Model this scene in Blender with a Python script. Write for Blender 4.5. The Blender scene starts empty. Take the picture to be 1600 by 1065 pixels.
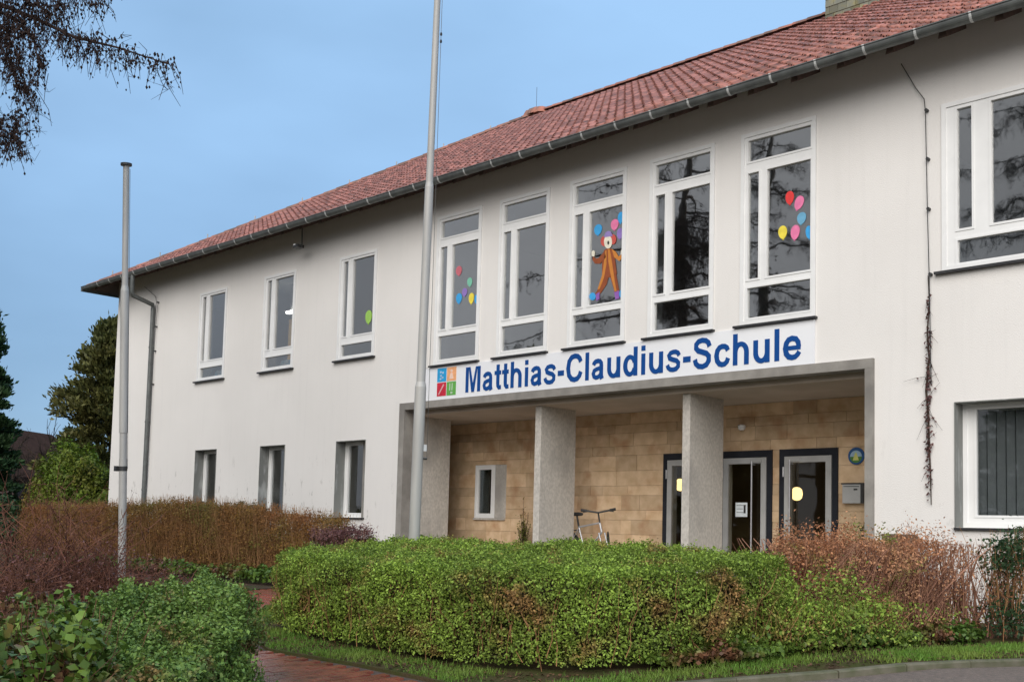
import bpy, bmesh, math, random
import numpy as np
from mathutils import Vector, Matrix

rad = math.radians
rng = np.random.default_rng(7)
random.seed(7)
scene = bpy.context.scene
COL = scene.collection

# ------------------------------------------------------------------ camera
D, EYE = 14.0, 1.6
F_PX, YAW, PITCH, ROLL, CX, CY = 1704.73, .7722, .0746, .0257, 800.0, 700.7
_c, _s = math.cos(YAW), math.sin(YAW)
FW = np.array([-_s * math.cos(PITCH), _c * math.cos(PITCH), math.sin(PITCH)])
_rt = np.array([_c, _s, 0.0])
_up = np.cross(_rt, FW)
RV = math.cos(ROLL) * _rt + math.sin(ROLL) * _up
UV = -math.sin(ROLL) * _rt + math.cos(ROLL) * _up
CAM = np.array([0.0, -D, EYE])
cd = bpy.data.cameras.new('camera')
cam = bpy.data.objects.new('camera', cd)
COL.objects.link(cam)
cd.sensor_width = 36.0
cd.sensor_fit = 'HORIZONTAL'
cd.lens = F_PX / 1600 * 36
cd.shift_y = (CY - 532.5) / 1600
cd.clip_end = 2000
cam.matrix_world = Matrix(((RV[0], UV[0], -FW[0], CAM[0]), (RV[1], UV[1], -FW[1], CAM[1]),
                           (RV[2], UV[2], -FW[2], CAM[2]), (0, 0, 0, 1)))
scene.camera = cam

# ------------------------------------------------------------------ world, sun, exposure
SUN_EL, SUN_AZ = 34.0, 152.0          # azimuth clockwise from +Y
world = bpy.data.worlds.new('World')
scene.world = world
world.use_nodes = True
wn = world.node_tree
wn.nodes.clear()
wo = wn.nodes.new('ShaderNodeOutputWorld')
wb = wn.nodes.new('ShaderNodeBackground')
sky = wn.nodes.new('ShaderNodeTexSky')
sky.sky_type = 'NISHITA'
sky.sun_disc = False
sky.sun_elevation = rad(SUN_EL)
sky.sun_rotation = rad(SUN_AZ)
sky.altitude = 0
sky.air_density = 1.0
sky.dust_density = 0.6
sky.ozone_density = 3.0
# thin uneven overcast drawn over the clear sky
tc = wn.nodes.new('ShaderNodeTexCoord')
mp = wn.nodes.new('ShaderNodeMapping')
mp.inputs['Scale'].default_value = (1.0, 1.0, 2.6)
nz = wn.nodes.new('ShaderNodeTexNoise')
nz.inputs['Scale'].default_value = 1.7
nz.inputs['Detail'].default_value = 5
nz.inputs['Roughness'].default_value = .45
cr = wn.nodes.new('ShaderNodeValToRGB')
cr.color_ramp.elements[0].position = .0
cr.color_ramp.elements[0].color = (.80, 1.40, 2.2, 1)
cr.color_ramp.elements[1].position = .75
cr.color_ramp.elements[1].color = (1.80, 2.95, 4.45, 1)
sep = wn.nodes.new('ShaderNodeSeparateXYZ')
ma = wn.nodes.new('ShaderNodeMath')
ma.operation = 'MULTIPLY_ADD'
ma.inputs[1].default_value = 1.9
mb_ = wn.nodes.new('ShaderNodeMath')
mb_.operation = 'MULTIPLY_ADD'
mb_.inputs[1].default_value = 1.6
mb_.inputs[2].default_value = -.92
mx = wn.nodes.new('ShaderNodeMix')
mx.data_type = 'RGBA'
mx.inputs[0].default_value = .9
wn.links.new(tc.outputs['Generated'], mp.inputs['Vector'])
wn.links.new(mp.outputs['Vector'], nz.inputs['Vector'])
wn.links.new(tc.outputs['Generated'], sep.inputs[0])
wn.links.new(sep.outputs['Z'], ma.inputs[0])
wn.links.new(nz.outputs['Fac'], mb_.inputs[0])
wn.links.new(mb_.outputs[0], ma.inputs[2])
wn.links.new(ma.outputs[0], cr.inputs['Fac'])
wn.links.new(sky.outputs['Color'], mx.inputs[6])
wn.links.new(cr.outputs['Color'], mx.inputs[7])
yr = wn.nodes.new('ShaderNodeMapRange')
yr.interpolation_type = 'SMOOTHSTEP'
yr.inputs['From Min'].default_value = .15
yr.inputs['From Max'].default_value = -.75
cg = wn.nodes.new('ShaderNodeValToRGB')
cg.color_ramp.elements[0].position = .1
cg.color_ramp.elements[0].color = (1.7, 1.8, 2.0, 1)
cg.color_ramp.elements[1].position = .8
cg.color_ramp.elements[1].color = (2.5, 2.6, 2.8, 1)
mg = wn.nodes.new('ShaderNodeMix')
mg.data_type = 'RGBA'
wn.links.new(sep.outputs['Y'], yr.inputs['Value'])
wn.links.new(ma.outputs[0], cg.inputs['Fac'])
wn.links.new(yr.outputs['Result'], mg.inputs[0])
wn.links.new(mx.outputs[2], mg.inputs[6])
wn.links.new(cg.outputs['Color'], mg.inputs[7])
wn.links.new(mg.outputs[2], wb.inputs['Color'])
wn.links.new(wb.outputs['Background'], wo.inputs['Surface'])
wb.inputs['Strength'].default_value = 0.1
sd = bpy.data.lights.new('sun', 'SUN')
sun = bpy.data.objects.new('sun', sd)
COL.objects.link(sun)
sd.energy = 1.5
sd.angle = rad(56)
sd.color = (1.0, .955, .90)
_sv = Vector((math.sin(rad(SUN_AZ)) * math.cos(rad(SUN_EL)), math.cos(rad(SUN_AZ)) * math.cos(rad(SUN_EL)), math.sin(rad(SUN_EL))))
sun.rotation_euler = _sv.to_track_quat('Z', 'Y').to_euler()
scene.view_settings.view_transform = 'Standard'
scene.view_settings.look = 'None'
scene.view_settings.exposure = 1.14
scene.view_settings.gamma = 1.0


# ------------------------------------------------------------------ helpers
def ray(u, v):
    return RV * (u - CX) / F_PX - UV * (v - CY) / F_PX + FW


def atY(u, v, Y):
    d = ray(u, v)
    return CAM + d * (Y - CAM[1]) / d[1]


def atT(u, v, t):
    return CAM + ray(u, v) * t


def atL(u, L):
    """plan position at distance L along the direction of picture column u"""
    d = ray(u, 830)[:2]
    d = d / np.linalg.norm(d)
    return CAM[:2] + d * L


def terr(y):
    return np.clip((np.asarray(y, float) + 14) * .0667, 0.0, .6)


class MB:
    """collects shapes, builds ONE mesh object"""

    def __init__(s):
        s.v, s.f, s.n = [], [], 0

    def add(s, verts, faces):
        b = s.n
        s.v.extend([tuple(map(float, p)) for p in verts])
        s.n += len(verts)
        s.f.extend([tuple(i + b for i in f) for f in faces])
        return s

    def box(s, x0, x1, y0, y1, z0, z1):
        v = [(x0, y0, z0), (x1, y0, z0), (x1, y1, z0), (x0, y1, z0), (x0, y0, z1), (x1, y0, z1), (x1, y1, z1), (x0, y1, z1)]
        return s.add(v, [(3, 2, 1, 0), (4, 5, 6, 7), (0, 1, 5, 4), (1, 2, 6, 5), (2, 3, 7, 6), (3, 0, 4, 7)])

    def ring(s, x0, x1, z0, z1, w, y0, y1):
        """rectangular frame lying in the XZ plane"""
        o = [(x0, z0), (x1, z0), (x1, z1), (x0, z1)]
        i = [(x0 + w, z0 + w), (x1 - w, z0 + w), (x1 - w, z1 - w), (x0 + w, z1 - w)]
        v = [(a, y0, b) for a, b in o] + [(a, y0, b) for a, b in i] + [(a, y1, b) for a, b in o] + [(a, y1, b) for a, b in i]
        f = []
        for k in range(4):
            m = (k + 1) % 4
            f += [(k, m, 4 + m, 4 + k), (8 + m, 8 + k, 12 + k, 12 + m), (m, k, 8 + k, 8 + m), (4 + k, 4 + m, 12 + m, 12 + k)]
        return s.add(v, f)

    def tube(s, pts, r, n=8, caps=True):
        pts = [np.array(p, float) for p in pts]
        rs = r if hasattr(r, '__len__') else [r] * len(pts)
        vs = []
        ref = None
        for k, p in enumerate(pts):
            a = pts[max(k - 1, 0)]
            b = pts[min(k + 1, len(pts) - 1)]
            t = (b - a) / (np.linalg.norm(b - a) + 1e-9)
            if ref is None:
                ref = np.array([0, 0, 1.]) if abs(t[2]) < .9 else np.array([1., 0, 0])
            e1 = ref - t * (ref @ t)
            e1 /= np.linalg.norm(e1)
            e2 = np.cross(t, e1)
            ref = e1
            for j in range(n):
                th = 2 * math.pi * j / n
                vs.append(p + rs[k] * (math.cos(th) * e1 + math.sin(th) * e2))
        f = []
        for k in range(len(pts) - 1):
            for j in range(n):
                m = (j + 1) % n
                f.append((k * n + j, k * n + m, (k + 1) * n + m, (k + 1) * n + j))
        if caps:
            f.append(tuple(range(n - 1, -1, -1)))
            f.append(tuple((len(pts) - 1) * n + j for j in range(n)))
        return s.add(vs, f)

    def lathe(s, prof, c, n=16):
        """prof: list of (r, z) about a vertical axis through c"""
        vs, f = [], []
        for r, z in prof:
            for j in range(n):
                th = 2 * math.pi * j / n
                vs.append((c[0] + r * math.cos(th), c[1] + r * math.sin(th), c[2] + z))
        for k in range(len(prof) - 1):
            for j in range(n):
                m = (j + 1) % n
                f.append((k * n + j, k * n + m, (k + 1) * n + m, (k + 1) * n + j))
        f.append(tuple(range(n - 1, -1, -1)))
        f.append(tuple((len(prof) - 1) * n + j for j in range(n)))
        return s.add(vs, f)

    def prism(s, poly, y0, y1):
        """polygon of (x, z), extruded along Y"""
        n = len(poly)
        v = [(a, y0, b) for a, b in poly] + [(a, y1, b) for a, b in poly]
        f = [tuple(range(n)), tuple(range(2 * n - 1, n - 1, -1))]
        for k in range(n):
            m = (k + 1) % n
            f.append((m, k, n + k, n + m))
        return s.add(v, f)

    def build(s, name, mat, parent=None, smooth=False):
        me = bpy.data.meshes.new(name)
        me.from_pydata(s.v, [], s.f)
        return link(name, me, mat, parent, smooth)


def link(name, me, mat, parent=None, smooth=False):
    o = bpy.data.objects.new(name, me)
    if mat is not None and len(me.materials) == 0:
        me.materials.append(mat)
    COL.objects.link(o)
    if parent is not None:
        o.parent = parent
        o.matrix_parent_inverse = parent.matrix_basis.inverted()
    if smooth:
        me.polygons.foreach_set('use_smooth', [True] * len(me.polygons))
        me.set_sharp_from_angle(angle=rad(50))
    me.update()
    return o


def fast(name, V, Fq, mat, parent=None, smooth=False):
    """mesh from numpy: V (n,3), Fq (m,3 or 4)"""
    V = np.asarray(V, np.float32)
    Fq = np.asarray(Fq, np.int32)
    m, k = Fq.shape
    me = bpy.data.meshes.new(name)
    me.vertices.add(len(V))
    me.vertices.foreach_set('co', V.ravel())
    me.loops.add(m * k)
    me.loops.foreach_set('vertex_index', Fq.ravel())
    me.polygons.add(m)
    me.polygons.foreach_set('loop_start', np.arange(0, m * k, k, dtype=np.int32))
    me.polygons.foreach_set('loop_total', np.full(m, k, np.int32))
    me.update(calc_edges=True)
    me.validate()
    return link(name, me, mat, parent, smooth)


def empty(name, loc=(0, 0, 0)):
    o = bpy.data.objects.new(name, None)
    o.location = loc
    COL.objects.link(o)
    return o


def tag(o, label, cat, group=None):
    o['label'] = label
    o['category'] = cat
    if group:
        o['group'] = group
    return o


def kind(o, k):
    o['kind'] = k
    return o


# --------------------------- numpy vegetation makers
def unit(a):
    return a / (np.linalg.norm(a, axis=-1, keepdims=True) + 1e-9)


def leaf_arrays(P, N, size, spread=.8, aspect=.5, fold=.25):
    """one folded four-cornered leaf at each point P, facing roughly N"""
    n = len(P)
    N = unit(N + rng.normal(0, spread, (n, 3)))
    T = unit(np.cross(N, rng.normal(0, 1, (n, 3))))
    B = np.cross(N, T)
    s = (size * rng.uniform(.6, 1.35, n))[:, None]
    V = np.empty((n, 4, 3))
    V[:, 0] = P - T * s * .5
    V[:, 1] = P + B * s * aspect * .5 + N * s * fold * .5
    V[:, 2] = P + T * s * .5
    V[:, 3] = P - B * s * aspect * .5 + N * s * fold * .5
    return V.reshape(-1, 3), np.arange(4 * n).reshape(n, 4)


def tube_arrays(P, R, sides=3):
    """P (n,k,3) polylines, R (n,k) radii"""
    n, k, _ = P.shape
    T = np.empty_like(P)
    T[:, 1:-1] = P[:, 2:] - P[:, :-2] if k > 2 else T[:, 1:-1]
    T[:, 0] = P[:, 1] - P[:, 0]
    T[:, -1] = P[:, -1] - P[:, -2]
    T = unit(T)
    ref = np.where(np.abs(T[..., 2:3]) < .8, np.array([0, 0, 1.]), np.array([1., 0, 0]))
    E1 = unit(np.cross(T, ref))
    E2 = np.cross(T, E1)
    th = np.arange(sides) * 2 * np.pi / sides
    V = P[:, :, None] + R[:, :, None, None] * (np.cos(th)[None, None, :, None] * E1[:, :, None] + np.sin(th)[None, None, :, None] * E2[:, :, None])
    idx = np.arange(n * k * sides).reshape(n, k, sides)
    a = idx[:, :-1]
    b = idx[:, 1:]
    F = np.stack([a, np.roll(a, -1, 2), np.roll(b, -1, 2), b], -1).reshape(-1, 4)
    return V.reshape(-1, 3), F


def merge(parts):
    Vs, Fs, b = [], [], 0
    for V, F in parts:
        Vs.append(V)
        Fs.append(F + b)
        b += len(V)
    return np.concatenate(Vs), np.concatenate(Fs)


def in_poly(P, poly):
    poly = np.asarray(poly)
    x, y = P[:, 0], P[:, 1]
    c = np.zeros(len(P), bool)
    j = len(poly) - 1
    for i in range(len(poly)):
        xi, yi = poly[i]
        xj, yj = poly[j]
        c ^= ((yi > y) != (yj > y)) & (x < (xj - xi) * (y - yi) / (yj - yi + 1e-12) + xi)
        j = i
    return c


def poly_pts(poly, n):
    poly = np.asarray(poly, float)
    lo, hi = poly.min(0), poly.max(0)
    out = np.empty((0, 2))
    while len(out) < n:
        p = rng.uniform(lo, hi, (n * 2, 2))
        out = np.concatenate([out, p[in_poly(p, poly)]])
    return out[:n]


def edge_dist(P, poly):
    poly = np.asarray(poly, float)
    d = np.full(len(P), 1e9)
    for i in range(len(poly)):
        a, b = poly[i - 1], poly[i]
        t = np.clip(((P - a) @ (b - a)) / ((b - a) @ (b - a)), 0, 1)
        d = np.minimum(d, np.linalg.norm(P - (a + t[:, None] * (b - a)), axis=1))
    return d


def wob(p, s, seed):
    """cheap smooth 3-D noise, about -1..1"""
    r = np.random.default_rng(seed)
    o = np.zeros(len(p))
    for k in range(6):
        d = r.normal(0, 1, p.shape[1]) / s * (1 + .5 * k)
        o += np.sin(p @ d + r.uniform(0, 6.28)) / (1 + .4 * k)
    return o / 2.2


# ------------------------------------------------------------------ materials
def newmat(name):
    m = bpy.data.materials.new(name)
    m.use_nodes = True
    nt = m.node_tree
    return m, nt, nt.nodes['Principled BSDF']


def mat(name, c1, c2=None, scale=5.0, rough=.7, detail=4, bump=0.0, bscale=60.0, metal=0.0, rnd=0.0, island=0.0, lo=.35, hi=.65, stretch=None, spec=.5, c3=None, s3=1.0, lo3=.5, hi3=.62):
    m, nt, b = newmat(name)
    L = nt.links.new
    b.inputs['Roughness'].default_value = rough
    b.inputs['Metallic'].default_value = metal
    b.inputs['Specular IOR Level'].default_value = spec
    t = nt.nodes.new('ShaderNodeTexCoord')
    mpn = nt.nodes.new('ShaderNodeMapping')
    if stretch:
        mpn.inputs['Scale'].default_value = stretch
    g = nt.nodes.new('ShaderNodeNewGeometry')
    L(g.outputs['Position'], mpn.inputs['Vector'])
    col = None

    def mixc(fac, a, bcol):
        n = nt.nodes.new('ShaderNodeMix')
        n.data_type = 'RGBA'
        if hasattr(fac, 'links'):
            L(fac, n.inputs[0])
        else:
            n.inputs[0].default_value = fac
        for s, v in ((6, a), (7, bcol)):
            if hasattr(v, 'links'):
                L(v, n.inputs[s])
            else:
                n.inputs[s].default_value = (*v, 1)
        return n.outputs[2]

    def noise(sc, lo_, hi_, det=detail):
        n = nt.nodes.new('ShaderNodeTexNoise')
        n.inputs['Scale'].default_value = sc
        n.inputs['Detail'].default_value = det
        L(mpn.outputs['Vector'], n.inputs['Vector'])
        r = nt.nodes.new('ShaderNodeMapRange')
        r.inputs['From Min'].default_value = lo_
        r.inputs['From Max'].default_value = hi_
        L(n.outputs['Fac'], r.inputs['Value'])
        return r.outputs['Result']
    col = mixc(noise(scale, lo, hi), c1, c2 if c2 else tuple(min(1, x * .8) for x in c1))
    if c3:
        col = mixc(noise(s3, lo3, hi3), col, c3)
    if rnd or island:
        src = None
        if rnd:
            oi = nt.nodes.new('ShaderNodeObjectInfo')
            src = oi.outputs['Random']
        else:
            src = g.outputs['Random Per Island']
        amt = rnd or island
        r = nt.nodes.new('ShaderNodeMapRange')
        r.inputs['To Min'].default_value = 1 - amt
        r.inputs['To Max'].default_value = 1 + amt
        L(src, r.inputs['Value'])
        h = nt.nodes.new('ShaderNodeHueSaturation')
        L(col, h.inputs['Color'])
        L(r.outputs['Result'], h.inputs['Value'])
        col = h.outputs['Color']
    if hasattr(col, 'links'):
        L(col, b.inputs['Base Color'])
    if bump:
        n = nt.nodes.new('ShaderNodeTexNoise')
        n.inputs['Scale'].default_value = bscale
        n.inputs['Detail'].default_value = 3
        L(mpn.outputs['Vector'], n.inputs['Vector'])
        bp = nt.nodes.new('ShaderNodeBump')
        bp.inputs['Strength'].default_value = bump
        bp.inputs['Distance'].default_value = .01
        L(n.outputs['Fac'], bp.inputs['Height'])
        L(bp.outputs['Normal'], b.inputs['Normal'])
    return m


def leafmat(name, c1, c2, c3=None, island=.45, scale=1.3, s3=1.7, lo3=.5, hi3=.65, rough=.55, trans=.25, spec=.25):
    m = mat(name, c1, c2, scale=scale, rough=rough, island=island, c3=c3, s3=s3, lo3=lo3, hi3=hi3, spec=spec)
    nt = m.node_tree
    b = nt.nodes['Principled BSDF']
    if trans:
        tr = nt.nodes.new('ShaderNodeBsdfTranslucent')
        ms = nt.nodes.new('ShaderNodeMixShader')
        ms.inputs[0].default_value = trans
        out = [n for n in nt.nodes if n.type == 'OUTPUT_MATERIAL'][0]
        src = b.inputs['Base Color'].links[0].from_socket
        nt.links.new(src, tr.inputs['Color'])
        nt.links.new(b.outputs[0], ms.inputs[1])
        nt.links.new(tr.outputs[0], ms.inputs[2])
        nt.links.new(ms.outputs[0], out.inputs['Surface'])
    return m


def stucco_mat():
    m = mat('white_stucco', (.81, .785, .755), (.755, .73, .70), scale=.55, rough=.9, bump=.45, bscale=75, lo=.3, hi=.75)
    nt = m.node_tree
    L = nt.links.new
    b = nt.nodes['Principled BSDF']
    src = b.inputs['Base Color'].links[0].from_socket
    g = [n for n in nt.nodes if n.type == 'NEW_GEOMETRY'][0]
    sp = nt.nodes.new('ShaderNodeSeparateXYZ')
    L(g.outputs['Position'], sp.inputs[0])
    # rain streaks: noise drawn out along Z
    mpn = nt.nodes.new('ShaderNodeMapping')
    mpn.inputs['Scale'].default_value = (5.0, 1, .22)
    L(g.outputs['Position'], mpn.inputs['Vector'])
    n = nt.nodes.new('ShaderNodeTexNoise')
    n.inputs['Scale'].default_value = 1.6
    n.inputs['Detail'].default_value = 6
    n.inputs['Roughness'].default_value = .65
    L(mpn.outputs[0], n.inputs['Vector'])
    r = nt.nodes.new('ShaderNodeMapRange')
    r.inputs['From Min'].default_value = .52
    r.inputs['From Max'].default_value = .8
    r.inputs['To Max'].default_value = .13
    L(n.outputs['Fac'], r.inputs['Value'])
    x = nt.nodes.new('ShaderNodeMix')
    x.data_type = 'RGBA'
    x.inputs[7].default_value = (.50, .49, .47, 1)
    L(r.outputs[0], x.inputs[0])
    L(src, x.inputs[6])
    # splash dirt: small dark flecks near the ground
    n2 = nt.nodes.new('ShaderNodeTexNoise')
    n2.inputs['Scale'].default_value = 2.3
    n2.inputs['Detail'].default_value = 12
    n2.inputs['Roughness'].default_value = .75
    mp2 = nt.nodes.new('ShaderNodeMapping')
    mp2.inputs['Scale'].default_value = (2.4, 1, .8)
    L(g.outputs['Position'], mp2.inputs['Vector'])
    L(mp2.outputs[0], n2.inputs['Vector'])
    r2 = nt.nodes.new('ShaderNodeMapRange')
    r2.inputs['From Min'].default_value = .575
    r2.inputs['From Max'].default_value = .64
    L(n2.outputs['Fac'], r2.inputs['Value'])
    rz = nt.nodes.new('ShaderNodeMapRange')
    rz.inputs['From Min'].default_value = 3.3
    rz.inputs['From Max'].default_value = 1.8
    rz.inputs['To Max'].default_value = .95
    L(sp.outputs['Z'], rz.inputs['Value'])
    rx = nt.nodes.new('ShaderNodeMapRange')
    rx.inputs['From Min'].default_value = -16.9
    rx.inputs['From Max'].default_value = -20
    rx.inputs['To Min'].default_value = .25
    L(sp.outputs['X'], rx.inputs['Value'])
    mu = nt.nodes.new('ShaderNodeMath')
    mu.operation = 'MULTIPLY'
    L(r2.outputs[0], mu.inputs[0])
    L(rz.outputs[0], mu.inputs[1])
    mu2 = nt.nodes.new('ShaderNodeMath')
    mu2.operation = 'MULTIPLY'
    L(mu.outputs[0], mu2.inputs[0])
    L(rx.outputs[0], mu2.inputs[1])
    y = nt.nodes.new('ShaderNodeMix')
    y.data_type = 'RGBA'
    y.inputs[7].default_value = (.22, .21, .18, 1)
    L(mu2.outputs[0], y.inputs[0])
    L(x.outputs[2], y.inputs[6])
    L(y.outputs[2], b.inputs['Base Color'])
    return m


def glass_mat(name, refl=.3, tint=(.75, .78, .8)):
    m, nt, b = newmat(name)
    nt.nodes.remove(b)
    out = [n for n in nt.nodes if n.type == 'OUTPUT_MATERIAL'][0]
    L = nt.links.new
    tr = nt.nodes.new('ShaderNodeBsdfTransparent')
    tr.inputs[0].default_value = (*tint, 1)
    gl = nt.nodes.new('ShaderNodeBsdfGlossy')
    gl.inputs['Roughness'].default_value = .02
    gl.inputs['Color'].default_value = (.95, .93, .90, 1)
    lw = nt.nodes.new('ShaderNodeLayerWeight')
    lw.inputs['Blend'].default_value = .5
    r = nt.nodes.new('ShaderNodeMapRange')
    r.inputs['To Min'].default_value = refl * .45
    r.inputs['To Max'].default_value = min(1, refl * 2.0)
    L(lw.outputs['Facing'], r.inputs['Value'])
    n = nt.nodes.new('ShaderNodeTexNoise')
    n.inputs['Scale'].default_value = 1.4
    g = nt.nodes.new('ShaderNodeNewGeometry')
    L(g.outputs['Position'], n.inputs['Vector'])
    bp = nt.nodes.new('ShaderNodeBump')
    bp.inputs['Strength'].default_value = .12
    bp.inputs['Distance'].default_value = .02
    L(n.outputs['Fac'], bp.inputs['Height'])
    L(bp.outputs['Normal'], gl.inputs['Normal'])
    ms = nt.nodes.new('ShaderNodeMixShader')
    L(r.outputs[0], ms.inputs[0])
    L(tr.outputs[0], ms.inputs[1])
    L(gl.outputs[0], ms.inputs[2])
    L(ms.outputs[0], out.inputs['Surface'])
    return m


def emis(name, c, s):
    m, nt, b = newmat(name)
    b.inputs['Base Color'].default_value = (*c, 1)
    b.inputs['Emission Color'].default_value = (*c, 1)
    b.inputs['Emission Strength'].default_value = s
    return m


M = {}
M['stucco'] = stucco_mat()
M['reveal'] = mat('grey_reveal', (.24, .245, .23), (.19, .195, .185), scale=3, rough=.9, stretch=(1, 1, .3), bump=.2, c3=(.42, .43, .42), s3=6, lo3=.52, hi3=.7)
M['inside'] = mat('interior_plaster', (.62, .63, .60), (.56, .57, .54), scale=1)
M['lobby'] = mat('brown_lobby_plaster', (.36, .28, .15), (.28, .21, .11), scale=1)
M['floor_in'] = mat('interior_floor', (.22, .20, .17), (.18, .16, .14), scale=2)
M['concrete'] = mat('pillar_concrete', (.60, .56, .505), (.46, .43, .385), scale=26, detail=6, rough=.92, bump=.7, bscale=180, stretch=(1, 1, .7), c3=(.33, .31, .285), s3=1.3, lo3=.52, hi3=.72)
M['frame_con'] = mat('surround_concrete', (.33, .31, .28), (.23, .215, .195), scale=3, rough=.92, bump=.4, bscale=160, c3=(.15, .14, .13), s3=1.1, lo3=.5, hi3=.75)
M['ceiling'] = mat('porch_ceiling', (.50, .42, .35), (.42, .35, .28), scale=1.5, rough=.9)
M['stone_back'] = mat('stone_joint', (.46, .325, .20), (.40, .28, .17), scale=4)
M['stone'] = mat('sandstone', (.70, .51, .33), (.56, .39, .23), scale=4.5, rough=.85, bump=.4, bscale=60, rnd=.17, c3=(.48, .28, .15), s3=2.6, lo3=.52, hi3=.72)
M['tile'] = mat('clay_tile', (.37, .155, .12), (.27, .11, .085), scale=3, rough=.65, rnd=.38, c3=(.13, .075, .06), s3=5.0, lo3=.50, hi3=.72, bump=.3, bscale=80)
M['tile_mass'] = mat('clay_tile_mass', (.37, .155, .12), (.27, .11, .085), scale=3, rough=.65, island=.38, c3=(.13, .075, .06), s3=5.0, lo3=.50, hi3=.72, bump=.3, bscale=80)
M['hip_tile'] = mat('ridge_clay', (.40, .15, .10), (.16, .10, .075), scale=4, rough=.7, rnd=.3)
M['under'] = mat('roof_underlay', (.035, .025, .022), (.05, .03, .025), scale=3)
M['soffit'] = mat('brown_soffit_boards', (.14, .09, .072), (.10, .065, .052), scale=6, rough=.8)
M['zinc'] = mat('weathered_zinc', (.16, .17, .165), (.11, .118, .115), scale=6, rough=.5, metal=.35)
M['clip'] = mat('pale_zinc', (.62, .63, .62), (.5, .51, .5), scale=8, rough=.5, metal=.2)
M['white'] = mat('white_plastic', (.84, .84, .83), (.79, .79, .78), scale=3, rough=.35)
M['black'] = mat('black_slate', (.02, .02, .022), (.03, .03, .032), scale=5, rough=.5)
M['glass'] = glass_mat('window_glass', .36, (.85, .87, .88))
M['glass_side'] = glass_mat('side_window_glass', .22, (.9, .91, .92))
M['glass_low'] = glass_mat('ground_floor_glass', .17, (.75, .77, .77))
M['glass_door'] = glass_mat('door_glass', .07, (.92, .9, .85))
M['sign'] = mat('sign_panel', (.84, .85, .87), (.81, .82, .85), scale=1, rough=.4)
M['blue'] = mat('blue_lettering', (.004, .065, .27), (.004, .06, .25), scale=3, rough=.6, spec=.2)
M['alu'] = mat('flagpole_aluminium', (.50, .49, .465), (.43, .42, .40), scale=7, rough=.55, metal=.12, stretch=(1, 1, .2))
M['dark_door'] = mat('dark_blue_frame', (.016, .018, .024), (.022, .024, .032), scale=5, rough=.55, spec=.2)
M['door_alu'] = mat('door_aluminium', (.52, .52, .51), (.46, .46, .45), scale=5, rough=.4, metal=.3)
M['dark_metal'] = mat('dark_metal', (.05, .05, .05), (.07, .07, .07), scale=9, rough=.5, metal=.5)
M['rubber'] = mat('black_rubber', (.02, .02, .02), (.03, .03, .03), scale=9, rough=.7)
M['silver'] = mat('silver_paint', (.6, .6, .62), (.5, .5, .52), scale=9, rough=.3, metal=.5)
M['slate'] = mat('chimney_slate', (.14, .15, .13), (.19, .185, .13), scale=5, rough=.7, rnd=.3, c3=(.22, .2, .1), s3=6, lo3=.5, hi3=.65)
M['lamp'] = emis('lamp_glow', (1.0, .74, .32), 1.1)
M['tube'] = emis('ceiling_lamp_glow', (1.0, .97, .9), 4.0)
M['asphalt'] = mat('wet_asphalt', (.19, .145, .12), (.12, .095, .08), scale=22, rough=.55, bump=.6, bscale=300, c3=(.27, .215, .18), s3=55, lo3=.55, hi3=.7)
M['kerb'] = mat('kerb_concrete', (.15, .135, .095), (.085, .09, .045), scale=7, rough=.9, bump=.5, bscale=90, rnd=.12)
M['soil'] = mat('garden_soil', (.055, .036, .025), (.09, .06, .04), scale=9, spec=.1, rough=.95, bump=.8, bscale=40, c3=(.05, .07, .02), s3=2.2, lo3=.48, hi3=.62)
M['lawn'] = mat('lawn_soil', (.06, .07, .022), (.085, .06, .035), scale=6, spec=.05, rough=.95, bump=.8, bscale=50)
M['brick'] = mat('wet_red_paver', (.30, .085, .055), (.21, .06, .042), scale=9, rough=.24, rnd=.2, bump=.3, bscale=110, c3=(.18, .06, .045), s3=5, lo3=.52, hi3=.7)
M['joint'] = mat('sand_joint', (.10, .065, .05), (.07, .05, .035), scale=12, rough=.9)
M['bark'] = mat('brown_bark', (.075, .055, .042), (.045, .034, .027), scale=9, rough=.95, bump=.8, bscale=40, stretch=(1, 1, .4), spec=.05)
M['larch'] = mat('larch_twig', (.055, .038, .034), (.035, .025, .022), scale=9, rough=.95, spec=.05)
M['red_twig'] = mat('red_brown_twig', (.40, .215, .145), (.25, .125, .09), scale=3, rough=.8, island=.4, spec=.05)
M['tan_twig'] = mat('tan_twig', (.42, .235, .11), (.25, .13, .065), scale=2, rough=.85, island=.4, spec=.05)
M['cane'] = mat('dark_red_cane', (.25, .115, .075), (.13, .06, .045), scale=3, rough=.8, island=.45, spec=.05)
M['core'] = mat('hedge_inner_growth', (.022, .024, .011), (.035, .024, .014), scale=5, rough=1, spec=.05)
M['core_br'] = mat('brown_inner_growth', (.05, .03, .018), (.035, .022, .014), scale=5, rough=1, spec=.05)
M['privet'] = leafmat('privet_leaf', (.27, .39, .06), (.19, .27, .045), c3=(.34, .20, .075), s3=2.6, lo3=.55, hi3=.70, island=.65)
M['ivy'] = leafmat('ivy_leaf', (.065, .125, .02), (.14, .21, .035), c3=(.16, .075, .04), s3=2.2, lo3=.50, hi3=.62, rough=.4, trans=.15)
M['ivy_small'] = leafmat('small_evergreen_leaf', (.115, .20, .045), (.17, .26, .055), c3=(.22, .15, .055), s3=3, lo3=.57, hi3=.66, rough=.45, trans=.15)
M['beech'] = leafmat('dry_beech_leaf', (.28, .12, .045), (.25, .15, .035), c3=(.17, .16, .035), s3=.9, lo3=.5, hi3=.66, island=.4)
M['rust_leaf'] = leafmat('dry_rust_leaf', (.56, .30, .165), (.44, .20, .10), c3=(.20, .24, .05), s3=1.9, lo3=.55, hi3=.63, island=.4)
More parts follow.
